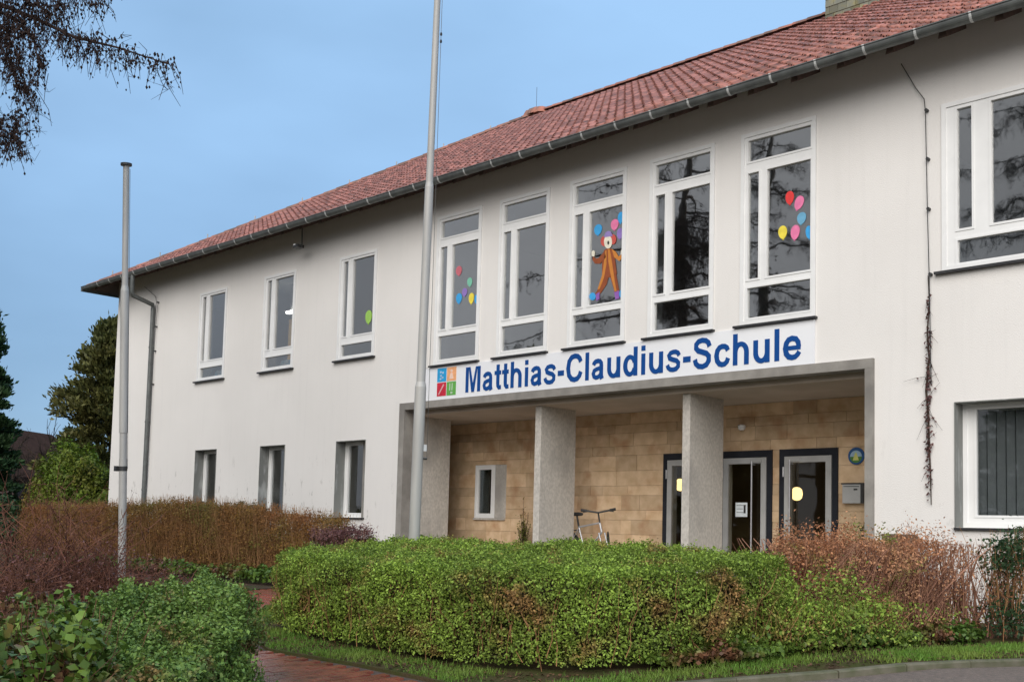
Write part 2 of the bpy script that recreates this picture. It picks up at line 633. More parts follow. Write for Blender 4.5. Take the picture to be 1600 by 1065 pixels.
M['litter'] = leafmat('leaf_litter', (.17, .09, .05), (.10, .055, .035), island=.5)
M['purple_leaf'] = leafmat('purple_leaf', (.14, .06, .065), (.22, .12, .11), island=.4)
M['dark_leaf'] = leafmat('dark_evergreen_leaf', (.03, .07, .03), (.045, .085, .03), island=.35)
M['conifer'] = leafmat('conifer_needle', (.06, .078, .024), (.115, .105, .03), island=.5, scale=.35, trans=.1)
M['laurel'] = leafmat('laurel_leaf', (.10, .17, .018), (.16, .185, .025), c3=(.15, .10, .025), s3=.5, lo3=.5, hi3=.62)
M['grass'] = leafmat('grass_blade', (.12, .25, .035), (.19, .27, .05), island=.35)
M['house_dark'] = mat('dark_timber', (.07, .045, .04), (.05, .034, .03), scale=2)
M['house_roof'] = mat('dark_roof', (.06, .034, .026), (.045, .026, .02), scale=2, spec=.02, rough=.95)
M['terracotta'] = mat('terracotta', (.30, .13, .07), (.24, .10, .06), scale=8)
M['wood'] = mat('weathered_wood', (.17, .11, .075), (.12, .08, .055), scale=4, stretch=(1, 1, 8))
M['curtain'] = mat('mustard_curtain', (.80, .56, .16), (.62, .36, .12), scale=3, rough=.9)
M['blind'] = mat('blind_cloth', (.34, .35, .36), (.30, .31, .32), scale=6, rough=.9)
M['teal'] = mat('teal_card', (.12, .36, .48), (.5, .55, .55), scale=6, rough=.8)


def paper(name, c):
    if name not in M:
        M[name] = mat(name, c, tuple(x * .85 for x in c), scale=14, rough=.8)
    return M[name]


# ------------------------------------------------------------------ ground
def sheet(name, poly, dz, m, k='structure', label=None):
    """flat polygon laid on the sloping site"""
    bm = bmesh.new()
    bm.faces.new([bm.verts.new((x, y, 0)) for x, y in poly])
    for yy in (-14.0, -5.0045):
        bmesh.ops.bisect_plane(bm, geom=bm.verts[:] + bm.edges[:] + bm.faces[:], plane_co=(0, yy, 0), plane_no=(0, 1, 0))
    for v in bm.verts:
        v.co.z = float(terr(v.co.y)) + dz
    if name in ('lawn', 'garden_bed'):
        ed = [e for e in bm.edges if len(e.link_faces) == 1]
        ex_ = bmesh.ops.extrude_edge_only(bm, edges=ed)
        for g_ in ex_['geom']:
            if isinstance(g_, bmesh.types.BMVert):
                g_.co.z -= .12
    bmesh.ops.recalc_face_normals(bm, faces=bm.faces[:])
    if sum(f.normal.z for f in bm.faces) < 0:
        bmesh.ops.reverse_faces(bm, faces=bm.faces[:])
    me = bpy.data.meshes.new(name)
    bm.to_mesh(me)
    bm.free()
    o = link(name, me, m)
    if k:
        o['kind'] = k
    return o


sheet('ground', [(-600, -600), (600, -600), (600, 600), (-600, 600)], -.12, M['soil'])
KERB = [(-1.2, 3.0), (-2.3, -1.6), (-3.45, -4.04), (-4.3, -5.84), (-4.75, -6.6), (-5.2, -7.4), (-5.5, -8.1)]
sheet('road', [(40, 3.0)] + KERB + [(-5.5, -8.3), (-6.2, -10.3), (-9, -40), (40, -40)], -.045, M['asphalt'])
lawn_poly = [(-.8, 12)] + KERB + [(-5.6, -8.2), (-6.66, -8.06), (-7.7, -7.97), (-9.1, -7.97), (-10.2, -7.5), (-11.9, -6.3), (-13.0, -5.0), (-14, -2.5), (-14.5, -.5), (-14.5, 12)]
sheet('lawn', lawn_poly, 0.0, M['lawn'])
sheet('garden_bed', [(-120, 40), (-120, -60), (-9.3, -60), (-6.6, -10.3), (-8.3, -10.0), (-10.2, -9.35), (-11.6, -8.6), (-13.1, -7.2), (-14.3, -5.4), (-15.4, -2.6), (-15.8, -.5), (-15.8, 40)], -.002, M['soil'])
# kerb stones
kerb = empty('kerb', (-4.3, -5.84, .5))
kind(kerb, 'structure')
kp = [np.array(p) for p in KERB]
seg = []
for a, b in zip(kp[:-1], kp[1:]):
    n = max(1, int(round(np.linalg.norm(b - a) / .75)))
    for i in range(n):
        seg.append((a + (b - a) * i / n, a + (b - a) * (i + 1) / n))
for a, b in seg:
    t = (b - a) / np.linalg.norm(b - a)
    nr = np.array([-t[1], t[0]])      # to the road side
    if nr @ np.array([1, -.6]) < 0:
        nr = -nr
    a2, b2 = a + t * .004, b - t * .004
    q = []
    for o_, zz in ((.0, -.12), (.0, .012), (.07, .012), (.085, .0), (.085, -.12)):
        q.append([(*(p + nr * o_), float(terr(p[1])) + zz) for p in (a2, b2)])
    mb = MB()
    vv = [x[0] for x in q] + [x[1] for x in q]
    mb.add(vv, [(i, i + 1, i + 6, i + 5) for i in range(4)] + [(4, 3, 2, 1, 0), (5, 6, 7, 8, 9)])
    mb.build('kerb_stone', M['kerb'], kerb)
# brick path
path = sheet('brick_path', [(-5.5, -8.25), (-6.66, -8.06), (-7.7, -7.97), (-9.1, -7.97), (-10.2, -7.5), (-11.9, -6.3), (-13.0, -5.0), (-14, -2.5), (-14.5, -.5), (-15.8, -.5), (-15.4, -2.6), (-14.3, -5.4), (-13.1, -7.2), (-11.6, -8.6), (-10.2, -9.35), (-8.3, -10.0), (-6.6, -10.3), (-6.2, -10.3)], -.03, M['joint'])
ctr = [np.array(p) for p in [(-5.75, -8.95), (-7.3, -8.78), (-9.4, -8.68), (-10.85, -8.0), (-12.4, -6.85), (-13.6, -5.2), (-14.65, -2.7), (-15.1, -.6)]]
pb = MB()
pb.box(-.098, .098, -.048, .048, -.05, 0)
brick_me = bpy.data.meshes.new('brick')
brick_me.from_pydata(pb.v, [], pb.f)
brick_me.materials.append(M['brick'])
# the path edge
cum = [0]
for a, b in zip(ctr[:-1], ctr[1:]):
    cum.append(cum[-1] + np.linalg.norm(b - a))


def along(s):
    for i in range(len(ctr) - 1):
        if s <= cum[i + 1] or i == len(ctr) - 2:
            t = (ctr[i + 1] - ctr[i]) / (cum[i + 1] - cum[i])
            return ctr[i] + t * (s - cum[i]), t


nb = 0
rest = MB()
for r_ in range(int(cum[-1] / .101)):
    s_ = .06 + r_ * .101
    p, t = along(s_)
    nr = np.array([-t[1], t[0]])
    for k in range(-4, 4):
        off = k * .2 + (.1 if r_ % 2 else 0)
        if abs(off) > .66:
            continue
        q = p + nr * off
        z = float(terr(q[1])) - .012 + random.uniform(-.002, .002)
        ang = math.atan2(nr[1], nr[0]) + random.uniform(-.02, .02)
        if nb < 298 and s_ > .5:
            o = bpy.data.objects.new('brick', brick_me)
            COL.objects.link(o)
            o.parent = path
            o.location = (q[0], q[1], z)
            o.rotation_euler = (math.atan(.0667) * math.cos(ang) * 1, -math.atan(.0667) * math.sin(ang), ang)
            nb += 1
        else:
            ca, sa = math.cos(ang), math.sin(ang)
            rest.add([(q[0] + ca * x - sa * y, q[1] + sa * x + ca * y, z + zz) for x, y, zz in pb.v], pb.f)
kind(rest.build('paver_rows', M['brick'], path), 'stuff')

# ------------------------------------------------------------------ school building
B = empty('school_building', (-14.5, 0, .6))
tag(B, 'two-storey white rendered school with red tiled hip roof and recessed pillared entrance', 'building')
FLOOR = .88
WT = .38
XL, XR = -29.3, 3.0
Z0, ZTOP = .45, 8.42
FIVE = [(-15.82 + 1.7276 * k, -15.82 + 1.7276 * k + 1.253) for k in range(5)]
FZ0, FZ1 = 4.75, 7.69
UP = [(-24.78 + 2.912 * k, -24.78 + 2.912 * k + 1.28) for k in range(3)] + [(-5.835, -3.1)]
UZ0, UZ1 = 5.125, 7.375
LOW = [(-24.685 + 2.912 * k, -24.685 + 2.912 * k + 1.007) for k in range(3)]
LOWR = [(-5.684, -2.9)]
LZ0, LZ1 = 1.785, 3.395
ENT = (-16.60, -6.88, FLOOR, 3.936)
opens = [(a, b, FZ0, FZ1) for a, b in FIVE] + [(a, b, UZ0, UZ1) for a, b in UP] + [(a, b, LZ0, LZ1) for a, b in LOW + LOWR] + [ENT]


def holed_wall(name, x0, x1, z0, z1, ya, yb, holes, m, parent, m_in=None):
    xs = sorted({x0, x1, *[h[0] for h in holes], *[h[1] for h in holes]})
    zs = sorted({z0, z1, *[h[2] for h in holes], *[h[3] for h in holes]})

    def solid(i, j):
        if i < 0 or j < 0 or i >= len(xs) - 1 or j >= len(zs) - 1:
            return False
        cx, cz = (xs[i] + xs[i + 1]) / 2, (zs[j] + zs[j + 1]) / 2
        return not any(h[0] < cx < h[1] and h[2] < cz < h[3] for h in holes)
    mb, mi = MB(), MB()
    for i in range(len(xs) - 1):
        for j in range(len(zs) - 1):
            if not solid(i, j):
                continue
            a, b, c, d = xs[i], xs[i + 1], zs[j], zs[j + 1]
            mb.add([(a, ya, c), (b, ya, c), (b, ya, d), (a, ya, d)], [(0, 1, 2, 3)])
            mi.add([(a, yb, c), (b, yb, c), (b, yb, d), (a, yb, d)], [(3, 2, 1, 0)])
            if not solid(i - 1, j):
                mi.add([(a, ya, c), (a, yb, c), (a, yb, d), (a, ya, d)], [(3, 2, 1, 0)])
            if not solid(i + 1, j):
                mi.add([(b, ya, c), (b, yb, c), (b, yb, d), (b, ya, d)], [(0, 1, 2, 3)])
            if not solid(i, j - 1):
                mi.add([(a, ya, c), (b, ya, c), (b, yb, c), (a, yb, c)], [(3, 2, 1, 0)])
            if not solid(i, j + 1):
                mi.add([(a, ya, d), (b, ya, d), (b, yb, d), (a, yb, d)], [(0, 1, 2, 3)])
    o = mb.build(name, m, parent)
    if m_in:
        mi.build('inner_leaf', m_in, o)
    return o


holed_wall('wall', XL, XR, Z0, ZTOP, 0, WT, opens, M['stucco'], B, M['inside'])
mb = MB()
mb.box(XL, XL + WT, WT + .002, 15.2, Z0, ZTOP)
mb.build('end_wall', M['stucco'], B)
MB().box(XL + WT + .003, XR, 15.0, 15.2, Z0, ZTOP).build('rear_wall', M['stucco'], B)
# storeys inside
MB().box(XL + WT + .004, XR, WT + .003, 14.98, 3.95, 4.28).build('upper_floor', M['floor_in'], B)
MB().box(XL + WT + .004, XR, WT + .003, 14.98, 7.9, 8.0).build('upper_ceiling', M['inside'], B)
MB().box(XL + WT + .004, XR, 6.4, 6.5, 4.282, 7.898).build('corridor_wall', M['inside'], B)
MB().box(XL + WT + .004, XR, 6.4, 6.5, FLOOR + .002, 3.948).build('corridor_wall', M['lobby'], B)
MB().box(XL + WT + .004, XR, 2.75, 14.98, FLOOR - .1, FLOOR).build('ground_floor', M['floor_in'], B)
MB().box(XL + WT + .004, -18.3, WT + .003, 2.748, FLOOR - .1, FLOOR).build('ground_floor', M['floor_in'], B)
for px in (-20.3, -16.9, -7.1):
    MB().box(px - .06, px + .06, WT + .004, 6.398, 4.284, 7.896).build('partition', M['inside'], B)
MB().box(-18.32, -18.2, WT + .004, 6.398, FLOOR + .002, 3.946).build('partition', M['inside'], B)
MB().box(-6.72, -6.6, WT + .004, 6.398, FLOOR + .002, 3.946).build('partition', M['inside'], B)


def window(x0, x1, z0, z1, cols, rows, y=0.0, glass='glass', sill=True, w=.06, sillw=.10, parent=B):
    """cols: (pane x-spans of the middle field), rows: list of (za, zb, 'full'|'cols'), all as fractions"""
    W, H = x1 - x0, z1 - z0
    win = MB().ring(x0 + .003, x1 - .003, z0 + .003, z1 - .003, w, y - .025, y + .06).build('window', M['white'], parent)
    # fixed members, set a little behind the casing
    m = MB()
    spans = []
    for za, zb, k in rows:
        for a, b in ([(cols[0][0], cols[-1][1])] if k == 'full' else cols):
            spans.append((x0 + W * a, x0 + W * b, z1 - H * za, z1 - H * zb))
    xs = sorted({x0 + w, x1 - w, *[q for s in spans for q in s[:2]]})
    zs = sorted({z0 + w, z1 - w, *[q for s in spans for q in s[2:]]})
    holes = [(a, b, d, c) for a, b, c, d in spans]
    ya, yb = y - .008, y + .055
    for i in range(len(xs) - 1):
        for j in range(len(zs) - 1):
            cx, cz = (xs[i] + xs[i + 1]) / 2, (zs[j] + zs[j + 1]) / 2
            if any(h[0] < cx < h[1] and h[2] < cz < h[3] for h in holes):
                continue
            m.box(xs[i], xs[i + 1], ya, yb, zs[j], zs[j + 1])
    m.build('rail', M['white'], win)
    for a, b, c, d in spans:
        MB().ring(a - .028, b + .028, d - .028, c + .028, .03, y - .017, y + .03).build('sash', M['white'], win)
        MB().box(a, b, y + .02, y + .026, d, c).build('pane', M[glass], win)
    if sill:
        MB().box(x0 - .085, x1 + .03, y - .075, y + .03, z0 - .035, z0 - .002).build('sill', M['black'], win)
    return win


C5 = [(.10, .25), (.36, .935)]
for a, b in FIVE:
    window(a, b, FZ0, FZ1, C5, [(.04, .152, 'full'), (.212, .765, 'cols'), (.81, .965, 'full')])
C3 = [(.12, .24), (.37, .93)]
for a, b in UP[:3]:
    window(a, b, UZ0, UZ1, C3, [(.05, .775, 'cols'), (.855, .965, 'full')], glass='glass_side')
a, b = UP[3]
window(a, b, UZ0, UZ1, [(.075, .145), (.235, .60), (.67, .94)], [(.05, .765, 'cols'), (.83, .965, 'full')])
for a, b in LOW:
    window(a, b, LZ0, LZ1, [(.12, .88)], [(.05, .94, 'cols')], y=.26, glass='glass_low', sill=False)
    MB().box(a - .002, b + .03, -.04, .262, LZ0 - .035, LZ0 - .003).build('window_ledge', M['black'], B)
for a, b in LOWR:
    window(a, b, LZ0, LZ1, [(.065, .46), (.54, .935)], [(.05, .90, 'cols')], y=.26, glass='glass_low', sill=False)
    MB().box(a - .002, b + .03, -.04, .262, LZ0 - .035, LZ0 - .003).build('window_ledge', M['black'], B)
for a, b in LOW + LOWR:   # grey rendered reveals, 3 mm proud of the opening
    mb = MB()
    mb.box(a - .001, a + .012, -.012, .235, LZ0, LZ1)
    mb.box(b - .012, b + .001, -.012, .235, LZ0, LZ1)
    mb.box(a + .013, b - .013, -.012, .235, LZ1 - .012, LZ1 + .001)
    mb.build('reveal', M['reveal'], B)

MB().box(-16.16, -15.98, -.018, -.001, 4.72, 8.2).build('render_band', M['stucco'], B)
# entrance: surround, pillars, ceiling, stone wall, doors
ex0, ex1, ez0, ez1 = ENT
mb = MB()
mb.box(ex0 - .15, ex0 + .008, -.055, .278, ez0 - .1, ez1 - .008)
mb.box(ex1 - .008, ex1 + .11, -.055, .20, ez0 - .1, ez1 - .008)
mb.box(ex0 - .15, ex1 + .11, -.055, .20, ez1 - .007, ez1 + .13)
mb.build('entrance_surround', M['frame_con'], B)
MB().box(-18.198, -6.722, .202, 2.72, 3.84, 3.948).build('porch_ceiling', M['ceiling'], B)
MB().box(-18.198, -6.722, -.6, 2.749, FLOOR - .26, FLOOR - .003).build('porch_floor', M['concrete'], B)
MB().box(-18.198, -16.9, .21, .27, FLOOR, 3.838).build('porch_side_screen', M['frame_con'], B)
for xr in (-16.63, -13.205, -9.995):
    mb = MB()
    w = .145
    bv = .012
    prof = [(xr - w, .28 + bv), (xr - w + bv, .28), (xr - bv, .28), (xr, .28 + bv), (xr, 1.25 - bv), (xr - bv, 1.25), (xr - w + bv, 1.25), (xr - w, 1.25 - bv)]
    vs = [(x, y, FLOOR - .002) for x, y in prof] + [(x, y, 3.839) for x, y in prof]
    mb.add(vs, [(i, (i + 1) % 8, 8 + (i + 1) % 8, 8 + i) for i in range(8)] + [tuple(range(7, -1, -1)), tuple(range(8, 16))])
    mb.build('pillar', M['concrete'], B)
YB = 2.0
DOORS = [(-11.74, -10.70), (-10.56, -9.52), (-9.383, -8.34)]
DZ = 3.046
SMW = (-16.614, -16.02, 1.845, 2.949)
sw = holed_wall('stone_wall', -18.198, -6.722, FLOOR, 3.838, YB + .03, YB + .4, [(a, b, FLOOR, DZ) for a, b in DOORS] + [SMW], M['stone_back'], B, M['inside'])
zrow = [FLOOR, 1.12, 1.30, 1.58, 1.845, 2.03, 2.30, 2.48, 2.76, 3.046, 3.22, 3.46, 3.62, 3.838]
slab_cache = {}
for j in range(len(zrow) - 1):
    za, zb = zrow[j], zrow[j + 1]
    cuts = []
    for a, b in DOORS:
        if za < DZ - .01:
            cuts.append((a, b))
    if za < 2.9 and zb > 1.9:
        cuts.append((SMW[0], SMW[1] + .30))
    x = -18.19
    ends = []
    cuts.sort()
    cur = -18.19
    for a, b in cuts:
        ends.append((cur, a))
        cur = b
    ends.append((cur, -6.73))
    for a, b in ends:
        if b - a < .02:
            continue
        n = max(1, int(round((b - a) / .56)))
        ws = [random.uniform(.4, 1.6) for _ in range(n)]
        t = sum(ws)
        x = a
        for w in ws:
            wd = w / t * (b - a)
            g = .0022
            pr = random.uniform(.0, .008)
            MB().box(x + g, x + wd - g, YB - pr, YB + .031, za + g, zb - g).build('stone_slab', M['stone'], sw)
            x += wd
if True:   # slab strip left above the small window between 2.949 and 3.046
    MB().box(SMW[0], SMW[1] + .3, YB - .002, YB + .031, 2.955, 3.04).build('stone_slab', M['stone'], sw)
# small window with its slanted stone cheek
win = MB().ring(SMW[0], SMW[1], SMW[2], SMW[3], .045, YB - .03, YB + .05).build('window', M['white'], B)
MB().ring(SMW[0] + .045, SMW[1] - .02, SMW[2] + .04, SMW[3] - .04, .055, YB - .015, YB + .04).build('sash', M['white'], win)
MB().box(SMW[1] - .12, SMW[1] - .021, YB - .022, YB + .04, SMW[2] + .046, SMW[3] - .046).build('sash_stile', M['white'], win)
MB().box(SMW[0] + .09, SMW[1] - .12, YB + .01, YB + .016, SMW[2] + .09, SMW[3] - .09).build('pane', M['glass_low'], win)
mb = MB()
mb.add([(SMW[1] + .004, YB - .028, SMW[2]), (SMW[1] + .29, YB + .02, SMW[2]), (SMW[1] + .29, YB + .02, SMW[3]), (SMW[1] + .004, YB - .028, SMW[3]),
        (SMW[1] + .004, YB + .03, SMW[2]), (SMW[1] + .29, YB + .03, SMW[2]), (SMW[1] + .29, YB + .03, SMW[3]), (SMW[1] + .004, YB + .03, SMW[3])],
       [(0, 1, 2, 3), (7, 6, 5, 4), (4, 5, 1, 0), (3, 2, 6, 7), (1, 5, 6, 2), (4, 0, 3, 7)])
mb.build('window_cheek', M['concrete'], win)
MB().box(SMW[0] - .02, SMW[1] + .3, YB - .05, YB + .02, SMW[2] - .04, SMW[2] - .003).build('sill', M['concrete'], win)
for i, (a, b) in enumerate(DOORS):
    fr = MB()
    fr.box(a, a + .095, YB - .03, YB + .1, FLOOR, DZ)
    fr.box(b - .095, b, YB - .03, YB + .1, FLOOR, DZ)
    fr.box(a + .095, b - .095, YB - .03, YB + .1, DZ - .115, DZ)
    dr = fr.build('door', M['dark_door'], B)
    la, lb, lt = a + .102, b - .102, DZ - .122
    lf = MB().ring(la, lb, FLOOR + .01, lt, .10, YB - .045, YB + .02).build('door_leaf', M['door_alu'], dr)
    MB().box(la + .1, lb - .1, YB - .015, YB - .008, FLOOR + .11, lt - .1).build('pane', M['glass_door'], dr)
    hx = la + .135 if i == 2 else lb - .235
    hb = MB().tube([(hx, YB - .11, FLOOR + .25), (hx, YB - .11, lt - .06)], .014, 10)
    for zz in (FLOOR + .3, lt - .12):
        hb.tube([(hx, YB - .11, zz), (hx, YB - .012, zz)], .01, 8)
    hb.build('pull_handle', M['silver'], dr, True)
    MB().box(hx - .01, hx + .16, YB - .075, YB - .046, lt - .085, lt - .035).build('door_closer', M['door_alu'], dr)
    hg = MB()
    for zz in (FLOOR + .3, lt - .25):
        hg.tube([(la - .012, YB - .055, zz - .08), (la - .012, YB - .055, zz + .08)], .014, 8)
    hg.build('hinge', M['silver'], dr)
no = tag(MB().box(-10.22, -9.99, YB - .021, YB - .017, 1.93, 2.17).build('notice', paper('paper_notice', (.78, .84, .86))), 'white paper notice taped to the glass of the middle door', 'notice')
pl = MB()
for k in range(3):
    pl.box(-10.2, -10.2 + (.19, .13, .16)[k], YB - .0225, YB - .0215, 2.12 - .06 * k, 2.127 - .06 * k)
pl.box(-10.06, -10.02, YB - .0225, YB - .0215, 1.99, 2.13)
pl.build('print', M['dark_metal'], no)

# ---------------------------------------------------------------- roof
OV = .70
EZ = 8.10
YR = 8.0
ec = atY(133, 450, -OV)
XE = float(ec[0])


def ridge_fit():
    best = None
    for p in np.arange(.4, .9, .002):
        zr = EZ + p * (YR + OV)
        P = [np.array([x, YR, zr]) for x in (-8.0, -12.0)]
        uv = []
        for q in P:
            d = q - CAM
            uv.append((CX + F_PX * (d @ RV) / (d @ FW), CY - F_PX * (d @ UV) / (d @ FW)))
        v = uv[0][1] + (uv[1][1] - uv[0][1]) / (uv[1][0] - uv[0][0]) * (1290 - uv[0][0])
        if best is None or abs(v - 29) < best[0]:
            best = (abs(v - 29), p)
    return best[1]


PT = ridge_fit()
ZR = EZ + PT * (YR + OV)
XRG = float(atY(836, 176, YR)[0])
SL = math.hypot(1, PT)
XRE = 5.0
roof = MB()
roof.add([(XE, -OV, EZ - .02), (XRE, -OV, EZ - .02), (XRE, YR, ZR - .02), (XRG, YR, ZR - .02)], [(0, 1, 2, 3)])
roof.add([(XE, -OV, EZ - .02), (XRG, YR, ZR - .02), (XE, 2 * YR + OV, EZ - .02)], [(0, 1, 2)])
roof.add([(XE, 2 * YR + OV, EZ - .02), (XRG, YR, ZR - .02), (XRE, YR, ZR - .02), (XRE, 2 * YR + OV, EZ - .02)], [(0, 1, 2, 3)])
roof = roof.build('roof', M['under'], B)
# one clay tile, lower edge at local y = 0
TW, TC = .205, .30
prof = [(-.5, .0), (-.40, .028), (-.28, .004), (.05, -.004), (.36, .004), (.47, .026), (.5, .02)]
tv, tf = [], []
for y_, zz in ((0.0, .038), (TC * 1.12, .0)):
    for px, pz in prof:
        tv.append((px * TW * .985, y_, pz + zz))
for px, pz in prof:
    tv.append((px * TW * .985, 0, pz + .038 - .026))
n_ = len(prof)
for k in range(n_ - 1):
    tf.append((k, k + 1, n_ + k + 1, n_ + k))
    tf.append((2 * n_ + k, 2 * n_ + k + 1, k + 1, k))
tile_me = bpy.data.meshes.new('tile')
tile_me.from_pydata(tv, [], tf)
tile_me.materials.append(M['tile'])
tile_me.polygons.foreach_set('use_smooth', [True] * len(tile_me.polygons))
tva = np.array(tv)
tfa = np.array(tf)
ncourse = int((YR + OV) * SL / TC)
slots = []
for j in range(ncourse):
    s0 = -.05 + j * TC
    yb = -OV + s0 / SL
    zb = EZ + (yb + OV) * PT
    ym = yb + .5 * TC / SL
    xl = XE + (XRG - XE) * (ym + OV) / (YR + OV)
    x = XRE - TW * .5 - random.uniform(0, .02)
    k = 0
    while x - TW * .35 > xl:
        slots.append((x, yb, zb))
        x -= TW
slots = np.array(slots)
dist = np.linalg.norm(slots - CAM, axis=1)
vis = []
for s in slots:
    d = s - CAM
    u = CX + F_PX * (d @ RV) / (d @ FW)
    v = CY - F_PX * (d @ UV) / (d @ FW)
    vis.append(0 <= u <= 1600 and -6 <= v <= 1065)
order = np.argsort(np.where(vis, dist, 1e6))
single = set(order[:298].tolist())
th = math.atan(PT)
Vt, Ft = [], []
for i, (x, y, z) in enumerate(slots):
    dx, dzr, rz = random.gauss(0, .005), abs(random.gauss(0, .005)), random.gauss(0, .014)
    tilt = th + random.gauss(0, .008)
    if i in single:
        o = bpy.data.objects.new('tile', tile_me)
        COL.objects.link(o)
        o.parent = roof
        o.location = (x + dx, y, z + dzr)
        o.rotation_euler = (tilt, 0, rz)
    else:
        c, s_ = math.cos(tilt), math.sin(tilt)
        cz, sz = math.cos(rz), math.sin(rz)
        P = np.empty_like(tva)
        yy = tva[:, 1] * c - tva[:, 2] * s_
        zz = tva[:, 1] * s_ + tva[:, 2] * c
        P[:, 0] = tva[:, 0] * cz - yy * sz + x + dx
        P[:, 1] = tva[:, 0] * sz + yy * cz + y
        P[:, 2] = zz + z + dzr
        Ft.append(tfa + len(Vt) * len(tva))
        Vt.append(P)
kind(fast('tile_courses', np.concatenate(Vt), np.concatenate(Ft), M['tile_mass'], roof, True), 'stuff')
# hip and ridge caps


def cap(a, b, name='ridge_tile'):
    a, b = np.array(a), np.array(b)
    L_ = np.linalg.norm(b - a)
    n = int(L_ / .37)
    t = (b - a) / L_
    side = np.cross(t, [0, 0, 1])
    side /= np.linalg.norm(side)
    upv = np.cross(side, t)
    for i in range(n):
        p, q = a + t * L_ * i / n, a + t * (L_ * (i + 1) / n + .04)
        mb = MB()
        vs = []
        for e, r in ((p, .125), (q, .105)):
            for k in range(7):
                an = math.pi * (k / 6)
                vs.append(e + side * r * math.cos(an) + upv * (r * .8 * math.sin(an) + .0))
        vs += [a_ for a_ in [p - upv * .02]]
        f = [(k, k + 1, 8 + k, 7 + k) for k in range(6)] + [tuple(range(6, -1, -1))]
        mb.add(vs[:14], f)
        mb.build(name, M['hip_tile'], roof, True)


cap((XE + .06, -OV + .06, EZ + .02), (XRG, YR, ZR + .03))
cap((XRG, YR, ZR + .04), (XRE, YR, ZR + .04))
# swollen cap where hip and ridge meet
mb = MB()
cc = np.array((XRG + .05, YR, ZR + .07))
for k in range(4):
    mb.lathe([(.02, .16), (.18, .11), (.24, 0.0), (.25, -.06)], cc + np.array([(k - 1.5) * .13, 0, -.02 * abs(k - 1.5)]), 10)
mb.build('hip_cap', M['hip_tile'], roof, True)
MB().tube([cc, cc + [0, 0, .75]], .006, 5).build('lightning_rod', M['dark_metal'], roof)
for k in range(9):
    t = .06 + k * .105
    p = np.array([XE + (XRG - XE) * t, -OV + (YR + OV) * t, EZ + (ZR - EZ) * t + .1])
    MB().box(p[0] - .012, p[0] + .012, p[1] - .012, p[1] + .012, p[2], p[2] + .11).build('conductor_clip', M['clip'], roof)
# soffit boards, rafter tails
mb = MB()
mb.add([(XE + .03, -OV + .03, EZ - .035), (XRE, -OV + .03, EZ - .035), (XRE, .05, EZ + PT * OV - .075), (XE + .03, .05, EZ + PT * OV - .075)], [(3, 2, 1, 0)])
mb.add([(XE + .03, -OV + .03, EZ - .037), (XE + .03, 2 * YR + OV, EZ - .037), (XL + .05, 2 * YR + OV, EZ + .25), (XL + .05, -.1, EZ + .25)], [(0, 1, 2, 3)])
mb.build('soffit', M['soffit'], B)
xx = -29.35
while xx < 3:
    mb = MB()
    y0, y1 = -OV + .05, .04
    z0_, z1_ = EZ - .04, EZ + PT * (OV + .04) - .08
    hh = .13
    mb.add([(xx - .06, y0, z0_ - .08), (xx + .06, y0, z0_ - .08), (xx + .045, y1, z1_ - hh), (xx - .045, y1, z1_ - hh),
            (xx - .045, y0, z0_), (xx + .045, y0, z0_), (xx + .045, y1, z1_), (xx - .045, y1, z1_)],
           [(3, 2, 1, 0), (4, 5, 6, 7), (0, 1, 5, 4), (1, 2, 6, 5), (2, 3, 7, 6), (3, 0, 4, 7)])
    mb.build('rafter_tail', M['soffit'], B)
    xx += .70
# gutter
GY, GZ, GR = -OV - .055, EZ + .005, .078


def gut(x0, x1, r, t=.006):
    mb = MB()
    pr = []
    for k in range(13):
        an = math.pi + math.pi * k / 12
        pr.append((r * math.cos(an), r * math.sin(an) * 1.15))
    pr = [(-r - .012, .0), (-r - .012, .014), (-r, .014)] + pr[1:]
    n = len(pr)
    vs = [(x0, GY + a, GZ + b) for a, b in pr] + [(x1, GY + a, GZ + b) for a, b in pr]
    f = [(k, k + 1, n + k + 1, n + k) for k in range(n - 1)]
    f += [tuple(range(n)), tuple(range(2 * n - 1, n - 1, -1))][:2]
    mb.add(vs, f)
    return mb


gutter = gut(XE + .03, XRE, GR).build('gutter', M['zinc'], B)
xx = -28.95
while xx < 2:
    gut(xx, xx + .032, GR + .004).build('gutter_bracket', M['clip'], gutter)
    xx += .70
MB().box(XE - .05, XE + .03, -OV - .1, 2 * YR + OV, EZ - .1, EZ + .0).build('end_gutter', M['zinc'], B)
# downpipe with its swan neck
dx = float(atY(238, 500, -.08)[0])
px_ = float(atY(207, 440, GY)[0])
z1_ = float(atY(209, 455, GY)[2])
z2_ = float(atY(238, 480, -.08)[2])
dp = MB().tube([(px_, GY, GZ - .07), (px_, GY, z1_), (px_ + (dx - px_) * .08, GY + .04, z1_ - .09), (px_ + (dx - px_) * .9, -.1, z2_ + .06), (dx, -.075, z2_ - .05), (dx, -.075, .62)], .058, 12).build('downpipe', M['zinc'], B, True)
for zz in (6.2, 4.2, 2.4):
    MB().tube([(dx, -.075, zz), (dx, -.075, zz + .05)], .066, 12).build('pipe_clamp', M['zinc'], dp)
MB().tube([(dx, -.075, .6), (dx, -.075, 2.05)], .067, 12).build('cast_iron_stand_pipe', M['dark_metal'], dp, True)
